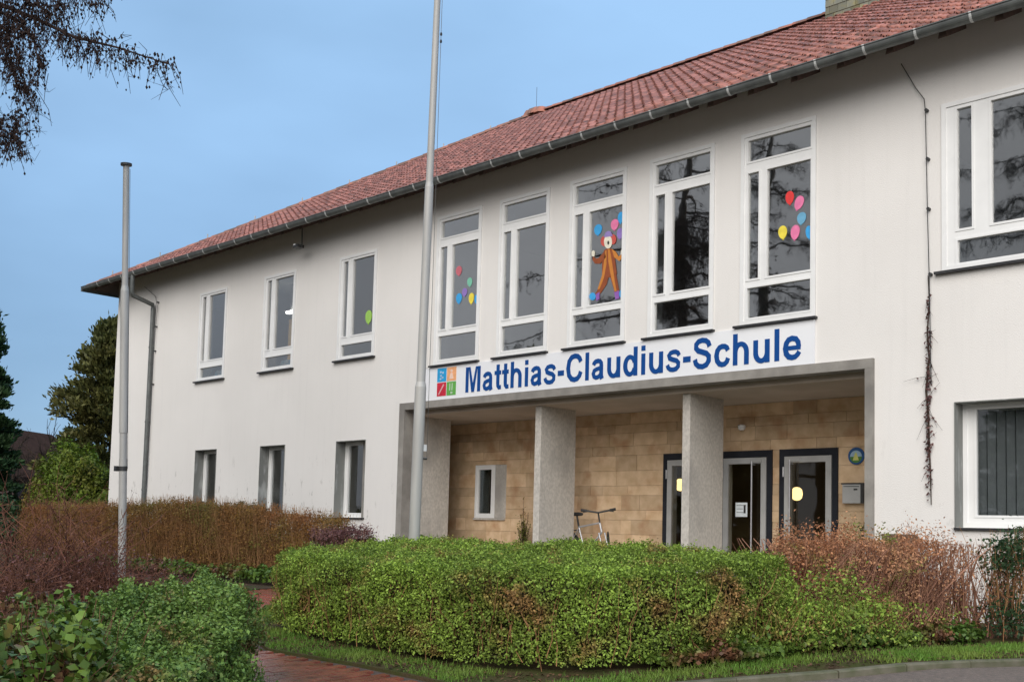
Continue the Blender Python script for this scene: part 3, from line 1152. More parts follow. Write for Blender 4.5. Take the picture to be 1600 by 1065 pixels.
# chimney, clad with slates
CHY = YR - .9
c0 = atY(1290, 29, CHY)
chx0 = float(c0[0])
chx1 = chx0 + 2.0
chz = EZ + PT * (CHY + OV) - .1
ch = MB().box(chx0, chx1, CHY, CHY + 1.3, chz, chz + 2.6).build('chimney', M['under'], roof)
sh, swd = .17, .20
for j in range(12):
    z = chz + .05 + j * sh
    x = chx0 - (.1 if j % 2 else 0)
    while x < chx1:
        a, b = max(x, chx0), min(x + swd - .006, chx1)
        if b - a > .03:
            mb = MB()
            mb.add([(a, CHY - .022, z), (b, CHY - .022, z), (b, CHY - .004, z + sh * 1.3), (a, CHY - .004, z + sh * 1.3), (a, CHY - .002, z), (b, CHY - .002, z)],
                   [(0, 1, 2, 3), (4, 5, 1, 0), (0, 3, 4), (1, 5, 2)])
            mb.build('slate', M['slate'], ch)
        x += swd

# ------------------------------------------------------------------ school sign
SG = MB().box(-16.04, -7.66, -.028, -.003, 4.072, 4.705)
SG = tag(SG.build('school_sign', M['sign']), 'long white school name board with blue lettering above the entrance', 'sign')
LX0, LX1, LZa, LZb = -15.67, -15.135, 4.137, 4.676
lm_, lz_ = (LX0 + LX1) / 2, (LZa + LZb) / 2
for nm, a, b, c, d, colr in (('blue_square', LX0, lm_ - .008, lz_ + .008, LZb, (.02, .36, .72)), ('orange_square', lm_ + .008, LX1, lz_ + .008, LZb, (.88, .42, .20)),
                             ('red_square', LX0, lm_ - .008, LZa, lz_ - .008, (.62, .02, .05)), ('green_square', lm_ + .008, LX1, LZa, lz_ - .008, (.13, .42, .08))):
    q = MB().box(a, b, -.032, -.027, c, d).build(nm, paper(nm, colr), SG)
    mk = MB()
    w_, h_ = b - a, d - c
    lite = tuple(min(1, x * .5 + .42) for x in colr)
    if nm == 'red_square':
        mk.prism([(a + .14 * w_, c + .12 * h_), (a + .26 * w_, c + .12 * h_), (a + .80 * w_, c + .80 * h_), (a + .70 * w_, c + .90 * h_)], -.035, -.0325)
    elif nm == 'green_square':
        mk.prism([(a + .30 * w_, c + .36 * h_), (a + .42 * w_, c + .34 * h_), (a + .40 * w_, c + .88 * h_), (a + .30 * w_, c + .88 * h_)], -.035, -.0325)
        mk.prism([(a + .54 * w_, c + .34 * h_), (a + .64 * w_, c + .34 * h_), (a + .66 * w_, c + .88 * h_), (a + .56 * w_, c + .88 * h_)], -.035, -.0325)
        mk.prism([(a + .44 * w_, c + .10 * h_), (a + .66 * w_, c + .10 * h_), (a + .66 * w_, c + .26 * h_), (a + .44 * w_, c + .26 * h_)], -.035, -.0325)
    elif nm == 'orange_square':
        mk.prism([(a + .5 * w_ + .13 * w_ * math.cos(k * .7854), c + .74 * h_ + .12 * h_ * math.sin(k * .7854)) for k in range(8)], -.035, -.0325)
        mk.prism([(a + .28 * w_, c + .14 * h_), (a + .72 * w_, c + .14 * h_), (a + .60 * w_, c + .58 * h_), (a + .40 * w_, c + .58 * h_)], -.035, -.0325)
    else:
        for k, (px, pz) in enumerate(((.38, .72), (.62, .66), (.42, .44), (.6, .3), (.38, .2))):
            mk.prism([(a + px * w_ + .11 * w_ * math.cos(j * 1.0472 + k), c + pz * h_ + .09 * h_ * math.sin(j * 1.0472 + k)) for j in range(6)], -.035, -.0325)
    mk.build('mark', paper('mark_' + nm, lite), q)

# letters: hand-built bold grotesque, drawn as thick strokes in a unit where cap height = 716
LW = 142     # stem


def arc(cx, cy, rx, ry, a0, a1, n=14):
    return [(cx + rx * math.cos(rad(a0 + (a1 - a0) * k / n)), cy + ry * math.sin(rad(a0 + (a1 - a0) * k / n))) for k in range(n + 1)]


def band(outer, inner):
    return outer + inner[::-1]


def rect(x0, x1, y0, y1):
    return [(x0, y0), (x1, y0), (x1, y1), (x0, y1)]


def stroke(pts, w):
    """constant-width ribbon along pts"""
    pts = [np.array(p, float) for p in pts]
    lft, rgt = [], []
    for k, p in enumerate(pts):
        t = pts[min(k + 1, len(pts) - 1)] - pts[max(k - 1, 0)]
        t = t / np.linalg.norm(t)
        n = np.array([-t[1], t[0]])
        ww = w[k] if hasattr(w, '__len__') else w
        lft.append(tuple(p + n * ww / 2))
        rgt.append(tuple(p - n * ww / 2))
    return lft + rgt[::-1]


def G_u():
    r = band(arc(305, 230, 239, 242, 180, 360), arc(305, 245, 101, 145, 180, 360))
    return [rect(66, 204, 228, 519), [p for p in r], rect(406, 544, 0, 519)], 611


def G_h():
    r = band(arc(305, 290, 239, 241, 0, 180), arc(305, 276, 101, 146, 0, 180))
    return [rect(66, 204, 0, 716), r, rect(406, 544, 0, 292)], 611


def G_a():
    return [stroke([(48 + 60, 372), (130, 418), (190, 456), (275, 470), (350, 455), (392, 405), (398, 340), (398, 150), (404, 70), (430, 0)], [132, 128, 122, 116, 120, 130, 138, 138, 138, 142]),
            stroke([(400, 305), (330, 278), (220, 258), (135, 225), (106, 150), (130, 78), (205, 46), (300, 62), (365, 110), (398, 190)], [90, 100, 106, 118, 132, 118, 112, 110, 112, 90])], 556


def G_c():
    return [stroke([(466, 362), (432, 430), (368, 464), (290, 470), (205, 446), (140, 375), (115, 262), (138, 145), (205, 72), (290, 48), (372, 58), (440, 108), (472, 190)], [128, 128, 122, 122, 130, 140, 144, 140, 130, 122, 122, 128, 128])], 556


def G_C():
    return [stroke([(612, 500), (570, 590), (490, 650), (380, 668), (258, 640), (160, 540), (124, 360), (158, 180), (255, 80), (378, 50), (490, 72), (575, 145), (618, 248)], [138, 138, 132, 130, 138, 148, 154, 148, 138, 132, 134, 138, 140])], 722


def G_s():
    return [stroke([(470, 372), (430, 440), (350, 472), (270, 472), (180, 450), (128, 392), (152, 330), (260, 290), (380, 258), (446, 200), (440, 118), (375, 62), (280, 46), (180, 56), (110, 104), (82, 172)], [118, 116, 112, 110, 116, 130, 124, 116, 118, 130, 130, 118, 112, 112, 116, 122])], 556


def G_S():
    return [stroke([(560, 505), (520, 598), (440, 652), (330, 670), (210, 648), (134, 580), (132, 495), (200, 430), (330, 392), (460, 350), (538, 280), (538, 175), (470, 86), (345, 48), (215, 66), (130, 130), (98, 230)], [134, 132, 126, 122, 128, 140, 142, 134, 128, 134, 144, 144, 132, 126, 128, 132, 138])], 667


def G_e():
    return [stroke([(112, 258), (530, 258)], 96), stroke([(478, 268), (462, 372), (400, 448), (290, 470), (190, 442), (130, 368), (106, 258), (130, 140), (195, 72), (292, 46), (385, 60), (456, 112), (492, 168)], [124, 128, 124, 120, 126, 136, 142, 140, 130, 120, 116, 116, 118])], 556


def G_d():
    r = band(arc(276, 259, 236, 271, 20, 340, 24), arc(286, 259, 100, 160, 20, 340, 24))
    return [rect(408, 546, 0, 716), r], 611


def G_t():
    return [stroke([(168, 690), (168, 180), (176, 100), (215, 52), (318, 58)], [138, 138, 138, 126, 112]), rect(20, 306, 408, 519)], 333


def G_i():
    return [rect(71, 209, 0, 519), rect(71, 209, 590, 716)], 278


def G_l():
    return [rect(71, 209, 0, 716)], 278


def G_M():
    return [rect(73, 210, 0, 716), rect(622, 760, 0, 716), [(210, 716), (355, 0), (478, 0), (285, 716)], [(622, 716), (478, 0), (355, 0), (548, 716)]], 833


def G_hy():
    return [rect(46, 290, 190, 328)], 333


GL = dict(M=G_M, a=G_a, t=G_t, h=G_h, i=G_i, s=G_s, C=G_C, l=G_l, u=G_u, d=G_d, S=G_S, c=G_c, e=G_e)
GL['-'] = G_hy
TX0, TX1, TZ0, TZ1 = -14.867, -8.30, 4.158, 4.632
sz = (TZ1 - TZ0) / 716
sx = (TX1 - TX0) / (11461 - 73)
adv = 0
for chn in 'Matthias-Claudius-Schule':
    polys, w_ = GL[chn]()
    mb = MB()
    for j, pg in enumerate(polys):
        pts = [(TX0 + (adv + x - 73) * sx, TZ0 + y * sz) for x, y in pg]
        area = sum(pts[k][0] * pts[(k + 1) % len(pts)][1] - pts[(k + 1) % len(pts)][0] * pts[k][1] for k in range(len(pts)))
        n = len(pts)
        ys = -.034 - .0012 * j
        if n > 8 or (n == 10):
            h = n // 2
            # ribbon: quads between the two sides
            vs, f = [], []
            for k in range(h):
                vs += [(pts[k][0], ys, pts[k][1]), (pts[n - 1 - k][0], ys, pts[n - 1 - k][1])]
            m2 = len(vs)
            vs += [(a_, -.0275, b_) for a_, _, b_ in vs]
            for k in range(h - 1):
                f += [(2 * k, 2 * k + 1, 2 * k + 3, 2 * k + 2), (2 * k, 2 * k + 2, m2 + 2 * k + 2, m2 + 2 * k), (2 * k + 3, 2 * k + 1, m2 + 2 * k + 1, m2 + 2 * k + 3)]
            mb.add(vs, f)
        else:
            if area < 0:
                pts = pts[::-1]
            mb.prism(pts, ys, -.0275)
    mb.build('letter', M['blue'], SG)
    adv += w_

# ------------------------------------------------------------------ flagpoles


def flagpole(base, top, segs, label, rope=False):
    base, top = np.array(base), np.array(top)
    ax = top - base
    L_ = np.linalg.norm(ax)
    ax = ax / L_
    root = empty('flagpole', tuple(base))
    tag(root, label, 'flagpole')
    for a, b, r0, r1 in segs:
        MB().tube([base + ax * a, base + ax * (b - .0), ], [r0, r1], 16).build('shaft_section', M['alu'], root, True)
    return root, base, ax, L_


b2 = atT(640, 995, 13.3 / 1.007)
g2 = float(terr(b2[1]))
b2 = atT(642.5, 940, 13.2)
b2[2] = float(terr(b2[1])) - .05
t2 = atT(689, -130, 13.2)
zj1 = atT(656, 604, 13.2)
zj2 = atT(670, 293, 13.2)
fp, b0, ax, L2 = flagpole(b2, t2, [], 'tall grey metal flagpole rising behind the green hedge past the roof')


def s_on(z):
    return (z - b0[2]) / ax[2]


for a, b, r0, r1 in ((0, s_on(zj1[2]) + .0, .068, .068), (s_on(zj1[2]) + .06, s_on(zj2[2]), .054, .052), (s_on(zj2[2]) + .05, L2, .044, .037)):
    MB().tube([b0 + ax * a, b0 + ax * b], [r0, r1], 16).build('shaft_section', M['alu'], fp, True)
for s_, r0, r1 in ((s_on(zj1[2]), .068, .054), (s_on(zj2[2]), .0525, .044)):
    MB().tube([b0 + ax * s_, b0 + ax * (s_ + .06)], [r0, r1], 16, False).build('taper_collar', M['alu'], fp, True)
rv = np.array([RV[0], RV[1], 0])
k0 = b0 + ax * s_on(float(atT(660, 716, 13.2)[2]))
MB().tube([k0 + rv * .07, k0 + rv * .115], .016, 8).build('cleat', M['black'], fp)
MB().box(*(k0[0] + .05, k0[0] + .06), k0[1] + .04, k0[1] + .09, k0[2] + .09, k0[2] + .17).build('tag_plate', M['white'], fp)
MB().tube([k0 + rv * .11, b0 + ax * (L2 - .02) + rv * .05], .004, 4).build('halyard', M['dark_metal'], fp)
kk = b0 + ax * s_on(float(atT(690, 68, 13.2)[2])) + rv * .065
MB().lathe([(.004, 0), (.014, .01), (.014, .03), (.004, .05)], kk, 8).build('halyard_clip', M['black'], fp)
MB().lathe([(.004, 0), (.014, .01), (.014, .03), (.004, .05)], kk + np.array([0, 0, .09]), 8).build('halyard_clip', M['black'], fp)
MB().lathe([(.11, -.02), (.11, .04), (.085, .07)], b2 + [0, 0, .05], 16).build('base_collar', M['alu'], fp)

b1 = atT(191, 906, 16.9)
b1[2] = float(terr(b1[1])) - .03
t1 = atT(197.3, 259, 16.9)
fp1, c0_, ax1, L1 = flagpole(b1, t1, [], 'shorter grey flagpole with flat cap standing before the brown hedge')


def s1(v):
    return (atT(194, v, 16.9)[2] - c0_[2]) / ax1[2]


for a, b, r0 in ((0.04, s1(716), .060), (s1(716), s1(676), .056), (s1(676), s1(454), .064), (s1(448), L1, .047)):
    MB().tube([c0_ + ax1 * a, c0_ + ax1 * b], r0, 16).build('shaft_section', M['alu'], fp1, True)
MB().tube([c0_ + ax1 * s1(454), c0_ + ax1 * s1(446)], [.064, .047], 16, False).build('taper_collar', M['alu'], fp1, True)
MB().tube([c0_ + ax1 * L1, c0_ + ax1 * (L1 + .035)], .085, 18).build('cap', M['dark_metal'], fp1)
MB().tube([c0_ + ax1 * (s1(735)), c0_ + ax1 * (s1(728))], .066, 16).build('clamp_ring', M['dark_metal'], fp1)
kq = c0_ + ax1 * s1(732) - rv * .1
MB().box(kq[0] - .03, kq[0] + .03, kq[1] - .03, kq[1] + .03, kq[2] - .04, kq[2] + .04).build('cleat', M['dark_metal'], fp1)
MB().lathe([(.13, -.02), (.13, .03), (.09, .09), (.066, .1)], c0_ + ax1 * .02, 16).build('base_collar', M['dark_metal'], fp1)
hal = c0_ + ax1 * .3 + rv * .09
MB().tube([c0_ + ax1 * s1(732) + rv * .07, c0_ + ax1 * (L1 - .05) + rv * .06], .004, 4).build('halyard', M['dark_metal'], fp1)

# ------------------------------------------------------------------ small wall things
pq = atY(1339, 712, YB)
pr_ = []
pc = MB()
plq = MB()


def disc(mb, cx, cz, r, y0, y1, n=24, ax_=1.0):
    return mb.prism([(cx + r * math.cos(2 * math.pi * k / n), cz + r * ax_ * math.sin(2 * math.pi * k / n)) for k in range(n)], y0, y1)


pqo = tag(disc(MB(), pq[0], pq[2], .135, YB - .03, YB - .009).build('plaque', paper('plaque_blue', (.03, .11, .30))), 'round blue and green emblem plaque on the stone wall above the letterbox', 'plaque')
disc(MB(), pq[0], pq[2] - .012, .098, YB - .034, YB - .0305).build('emblem', paper('plaque_sky', (.42, .60, .78)), pqo)
MB().prism([(pq[0] + .098 * math.cos(a), pq[2] - .012 + .098 * math.sin(a)) for a in np.linspace(math.pi * 1.0, math.pi * 2.0, 14)], YB - .037, YB - .0345).build('emblem', paper('plaque_green', (.10, .26, .06)), pqo)
MB().prism([(pq[0] - .05, pq[2] - .07), (pq[0] + .05, pq[2] - .07), (pq[0] + .03, pq[2] + .0), (pq[0] + .012, pq[2] + .05), (pq[0] - .012, pq[2] + .05), (pq[0] - .03, pq[2] + .0)], YB - .040, YB - .0375).build('emblem', paper('plaque_yellow', (.72, .72, .22)), pqo)
m0, m1 = atY(1321, 757, YB), atY(1349, 786, YB)
mbx = tag(MB().box(m0[0], m1[0], YB - .10, YB - .009, m1[2], m0[2]).build('letterbox', M['door_alu']), 'grey metal letterbox on the sandstone wall below the round plaque', 'letterbox')
MB().box(m0[0] - .02, m1[0] + .06, YB - .105, YB - .009, m0[2] + .002, m0[2] + .025).build('hood', M['dark_metal'], mbx)
MB().box(m1[0] + .002, m1[0] + .055, YB - .104, YB - .009, m1[2], m0[2]).build('side_post', M['dark_metal'], mbx)
MB().box(m1[0] - .11, m1[0] - .05, YB - .106, YB - .1, m0[2] - .09, m0[2] - .065).build('lock', M['black'], mbx)
MB().box(m0[0] + .02, m1[0] - .02, YB - .104, YB - .1, m0[2] - .035, m0[2] - .025).build('slot', M['black'], mbx)
q = atY(1163, 668, YB)
wl = tag(MB().lathe([(.03, -.05), (.06, -.03), (.065, .03), (.03, .05)], (q[0], YB - .08, q[2]), 12).build('wall_light', M['white'], None, True), 'small round light fixed high on the sandstone wall above the doors', 'light')
MB().box(q[0] - .09, q[0] - .02, YB - .06, YB - .009, q[2] - .02, q[2] + .05).build('bracket', M['dark_metal'], wl)
# eave floodlight
q = atY(467, 384, -.35)
fl = tag(MB().box(q[0] - .09, q[0] + .07, q[1] - .09, q[1] + .09, q[2] - .045, q[2] + .02).build('floodlight', M['dark_metal']), 'small floodlight hanging under the eaves on a thin rod', 'floodlight')
MB().tube([(q[0] + .12, q[1], q[2] - .06), (q[0] + .10, q[1], EZ + .1)], .013, 6).build('rod', M['dark_metal'], fl)
MB().box(q[0] + .06, q[0] + .13, q[1] - .015, q[1] + .015, q[2] - .03, q[2] - .005).build('arm', M['dark_metal'], fl)
MB().box(q[0] - .08, q[0] + .0, q[1] - .095, q[1] - .088, q[2] + .004, q[2] + .03).build('lens', M['white'], fl)


def conductor(pix, clips, label, r=.006):
    pts = [atY(u, v, -.05) for u, v in pix]
    o = MB().tube(pts, r, 5).build('conductor_cable', M['dark_metal'])
    tag(o, label, 'cable')
    for u, v in clips:
        p = atY(u, v, -.05)
        MB().tube([(p[0], .01, p[2]), (p[0], -.06, p[2])], .022, 8).build('clip', M['dark_metal'], o)
    return o


conductor([(1408, 100), (1416, 113), (1431, 138), (1444, 155), (1446, 175), (1449, 325), (1452, 438), (1455, 600)], [(1447, 172), (1449, 248), (1450, 326), (1453, 428)], 'lightning conductor cable down the wall above the dead climber')
conductor([(226, 448), (243, 463), (246, 480), (240, 555), (236, 640), (228, 760)], [(246, 472), (243, 510), (241, 548), (238, 600)], 'thin conductor cable beside the grey downpipe')
# dead climber
root = empty('dead_climber', tuple(atY(1455, 800, -.03)))
tag(root, 'withered leafless climber clinging to the white wall beside the entrance', 'climber')
cp = [(1450, 430), (1452, 470), (1449, 520), (1452, 560), (1447, 610), (1450, 640), (1452, 700), (1454, 740), (1455, 788)]
MB().tube([atY(u, v, -.03) for u, v in cp], [.006, .008, .011, .013, .015, .015, .013, .01, .006], 6).build('stem', M['bark'], root)
sp, lp = [], []
for k in range(210):
    f_ = rng.beta(2.0, 1.7)
    v = 440 + f_ * 345
    base = atY(1451 + rng.normal(0, 2.0), v, -.03)
    ln = rng.uniform(.015, .06) if rng.random() < .82 else rng.uniform(.1, .3) * (1.3 if 540 < v < 650 else .7)
    an = rng.uniform(-2.6, -.5) if rng.random() < .6 else rng.uniform(0, 6.28)
    dv = np.array([math.cos(an) * ln * .9, -rng.uniform(.0, .06), math.sin(an) * ln])
    sp.append([base, base + dv * .5 + [0, -.01, .01], base + dv])
    for _ in range(2):
        lp.append(base + dv * rng.uniform(.05, .75))
sp = np.array(sp)
V, F = tube_arrays(sp, np.tile([[.0035, .0028, .0015]], (len(sp), 1)))
kind(fast('twig', V, F, M['bark'], root), 'stuff')
lp = np.array(lp)
V, F = leaf_arrays(lp, np.tile([0, -1., 0], (len(lp), 1)), .045, .9)
kind(fast('withered_leaf', V, F, M['purple_leaf'], root), 'stuff')

# ------------------------------------------------------------------ window decorations
PY = .0165


def balloon(u, v, w, h, colname, colr, label, tilt=0):
    c = atY(u, v, PY)
    e = atY(u + w / 2, v, PY)
    t = atY(u, v - h / 2, PY)
    rx, rz = abs(e[0] - c[0]), abs(t[2] - c[2])
    pts = []
    for k in range(22):
        a = 2 * math.pi * k / 22 + math.pi / 2
        z = math.sin(a)
        pts.append((rx * math.cos(a) * (1 + .12 * z), rz * z))
    ca, sa = math.cos(tilt), math.sin(tilt)
    o = MB().prism([(c[0] + ca * x - sa * z, c[2] + sa * x + ca * z) for x, z in pts], PY - .003, PY)
    o = o.build('paper_balloon', paper('paper_' + colname, colr))
    tag(o, label, 'balloon', 'paper balloons in the upper windows')
    kn = [(-.22 * rx, -1.12 * rz), (.22 * rx, -1.12 * rz), (0, -.93 * rz)]
    MB().prism([(c[0] + ca * x - sa * z, c[2] + sa * x + ca * z) for x, z in kn], PY - .003, PY).build('knot', paper('paper_' + colname, colr), o)
    return o


RED, PINK, SKYB, BLUE, YEL, GRN, PUR = (.80, .05, .05), (.85, .22, .42), (.16, .42, .62), (.05, .38, .78), (.90, .74, .08), (.22, .58, .42), (.30, .20, .55)
balloon(1234, 309, 13, 21, 'red', RED, 'red paper balloon, topmost in the window beside the conductor cable', .05)
balloon(1248.5, 317, 14, 22, 'pink', PINK, 'pink paper balloon touching the red one from below', -.35)
balloon(1252.5, 341, 14, 19, 'sky', SKYB, 'dull blue paper balloon between two pink ones', -.1)
balloon(1223, 363, 13.5, 21, 'yellow', YEL, 'yellow paper balloon level with a pink one in the same pane', .1)
balloon(1242.5, 363, 14, 23, 'pink', PINK, 'pink paper balloon between the yellow and the bright blue balloon', -.1)
balloon(1264, 363, 10, 21, 'blue', BLUE, 'bright blue paper balloon at the pane edge beside a pink one', .1)
balloon(717, 423, 9, 15, 'faded_red', (.62, .16, .20), 'faded red paper balloon alone above the small bunch', .1)
balloon(734, 440.5, 7.5, 14, 'green', GRN, 'mint green paper balloon in the small bunch', .1)
balloon(726, 456.5, 8, 13, 'purple', PUR, 'purple paper balloon in the small bunch', 0)
balloon(717.2, 466, 9, 16, 'blue', BLUE, 'blue paper balloon below the purple one in the small bunch', 0)
balloon(736.5, 466, 8, 17, 'yellow', YEL, 'yellow paper balloon in the small bunch beside the purple one', 0)
balloon(744.5, 467, 6, 14, 'blue', BLUE, 'blue paper balloon at the pane edge beside the yellow one', 0)
balloon(934.5, 359, 12, 17, 'blue', BLUE, 'blue paper balloon beside the paper clown hat, on its own', 0)
balloon(960.5, 351, 12, 17, 'pink', PINK, 'pink paper balloon between two balloons above the paper clown', 0)
balloon(970, 340, 9, 18, 'blue', BLUE, 'blue paper balloon at the top of the bunch above the paper clown', 0)
balloon(969, 365, 10, 17, 'purple', PUR, 'purple paper balloon beside the paper clown hair', 0)
balloon(576, 495, 10, 21, 'lime', (.35, .62, .12), 'lime green paper balloon alone in a side window', 0)


def pix_poly(pp):
    return [(float(atY(u, v, PY)[0]), float(atY(u, v, PY)[2])) for u, v in pp]


cl = empty('paper_clown', tuple(atY(950, 470, PY)))
tag(cl, 'painted paper clown in a brown and orange suit stuck on the middle tall window', 'clown')


def cpart(name, pp, colname, colr, lay=0):
    pts = pix_poly(pp)
    a = sum(pts[k][0] * pts[(k + 1) % len(pts)][1] - pts[(k + 1) % len(pts)][0] * pts[k][1] for k in range(len(pts)))
    if a < 0:
        pts = pts[::-1]
    MB().prism(pts, PY - .003 - lay * .002, PY - lay * .002).build(name, paper('paper_' + colname, colr), cl)


def ell(cu, cv, ru, rv_, n=18):
    return [(cu + ru * math.cos(2 * math.pi * k / n), cv - rv_ * math.sin(2 * math.pi * k / n)) for k in range(n)]


SUIT, ORG = (.30, .075, .025), (.62, .23, .04)
cpart('leg', [(942, 430), (952, 428), (948, 444), (940, 456), (934, 463), (930, 459), (937, 447)], 'suit', SUIT, 0)
cpart('leg', [(952, 428), (962, 424), (966, 446), (968, 458), (961, 459), (957, 444)], 'suit', SUIT, 0)
cpart('body', [(944, 391), (950, 387), (957, 389), (961, 404), (964, 428), (953, 433), (941, 434), (941, 410)], 'suit', SUIT, 1)
cpart('body_stripe', [(950, 389), (953, 389), (957, 412), (961, 440), (964, 456), (961, 456), (955, 432), (951, 410)], 'orange', ORG, 2)
cpart('body_stripe', [(946, 392), (948, 391), (948, 412), (944, 434), (937, 452), (934, 452), (941, 430), (944, 410)], 'orange', ORG, 2)
cpart('arm', [(945, 392), (947, 402), (938, 412), (930, 412), (926, 406), (927, 400), (931, 404), (936, 403)], 'suit', SUIT, 2)
cpart('arm', [(956, 389), (962, 393), (967, 401), (973, 396), (973.5, 402), (968, 408), (960, 402)], 'orange', ORG, 2)
cpart('hand', [(925, 400), (925, 393), (928, 391), (930, 394), (929, 401)], 'skin', (.85, .80, .66), 3)
cpart('hand', [(970, 398), (971, 391), (973.5, 389), (974, 397)], 'skin', (.85, .80, .66), 3)
cpart('hair', ell(944, 377, 5, 8), 'hair', (.62, .10, .08), 2)
cpart('hair', ell(958, 374, 5, 8), 'hair', (.62, .10, .08), 2)
cpart('head', ell(950.5, 378, 6.3, 10.5), 'skin', (.85, .80, .66), 3)
cpart('hat', [(944, 371), (947, 363), (951, 361), (955, 362), (958, 369)], 'hat', (.32, .24, .55), 4)
cpart('mouth', ell(951, 379.5, 1.5, 3), 'dark', (.02, .02, .02), 4)
cpart('shoe', [(931, 460), (937, 456), (937, 467), (932, 470)], 'shoe', (.30, .12, .45), 2)
cpart('shoe', [(960, 456), (967, 454), (968, 466), (962, 468)], 'shoe', (.30, .12, .45), 2)
cpart('shoe_toe', ell(926, 463, 5.0, 6), 'blue', BLUE, 1)
cpart('shoe_toe', ell(971.5, 459, 4.0, 6.5), 'blue', BLUE, 1)
# things in the rooms
for k, (u0, v0) in enumerate(((455, 453.5), (456, 487))):
    p = atY(u0, v0, 4.2 - 2.0 * k)
    t_ = MB().box(p[0] - .2, p[0] + .16, p[1] - .05, p[1] + .05, p[2] - .03, p[2] + .03).build('ceiling_lamp', M['tube'])
    tag(t_, ('long lit ceiling lamp deeper in the classroom behind the middle side window', 'long lit ceiling lamp nearer the glass in the classroom side window')[k], 'lamp')
    MB().box(p[0] - .03, p[0] + .03, p[1] - .03, p[1] + .03, p[2] + .031, 7.9 if p[2] < 7.85 else p[2] + .05).build('mounting', M['white'], t_)
for (a, b, lab) in ((-24.45, -23.85, 'mustard curtain hanging inside the side window nearest the downpipe'), (-21.75, -21.05, 'mustard curtain hanging inside the side window with lit lamps')):
    mb = MB()
    n = 40
    vs = [(a + (b - a) * k / n, .62 + .035 * math.sin(k * 1.1), z) for z in (5.0, 6.45) for k in range(n + 1)]
    mb.add(vs, [(k, k + 1, n + 2 + k, n + 1 + k) for k in range(n)])
    tag(mb.build('curtain', M['curtain'], None, True), lab, 'curtain')
for a, b, lab in ((-24.5, -23.9, 'blue and white cards standing on the sill nearest the downpipe'), (-21.6, -21.2, 'teal cards standing on the sill below the lit lamps')):
    mb = MB()
    for k in range(3):
        x = a + (b - a) * k / 3
        mb.add([(x, .30, 5.2), (x + .16, .32, 5.2), (x + .15, .36, 5.42), (x + .01, .34, 5.42)], [(0, 1, 2, 3)])
    tag(mb.build('sill_card', M['teal']), lab, 'cards')
for (u, v, lab) in ((1245, 771, 'round lit globe lamp in the lobby behind the right-hand door'), (1063, 757, 'round lit globe lamp in the lobby beside the pillar')):
    p = atY(u, v, 3.6)
    o = MB().lathe([(.01, -.12), (.05, -.112), (.09, -.075), (.105, 0), (.09, .075), (.05, .112), (.01, .12)], p, 16).build('globe_lamp', M['lamp'], None, True)
    tag(o, lab, 'lamp')
    MB().tube([(p[0], p[1], p[2] + .15), (p[0], p[1], 3.95)], .01, 6).build('stem', M['dark_metal'], o)

bl = empty('vertical_blind', (-4.3, .44, 3.3))
tag(bl, 'pale grey vertical slat blind inside the ground floor window by the climber', 'blind')
MB().box(-5.6, -3.0, .40, .46, 3.30, 3.35).build('rail', M['white'], bl)
slm = bpy.data.meshes.new('slat')
q_ = MB()
q_.box(-.052, .052, -.002, .002, -1.42, 0)
slm.from_pydata(q_.v, [], q_.f)
slm.materials.append(M['blind'])
for k in range(21):
    o = bpy.data.objects.new('slat', slm)
    COL.objects.link(o)
    o.parent = bl
    o.location = (-5.5 + .12 * k + 4.3, 0, -.002)
    o.rotation_euler = (0, 0, rad(14 + random.uniform(-5, 5)))

# ------------------------------------------------------------------ bicycle, pots, board


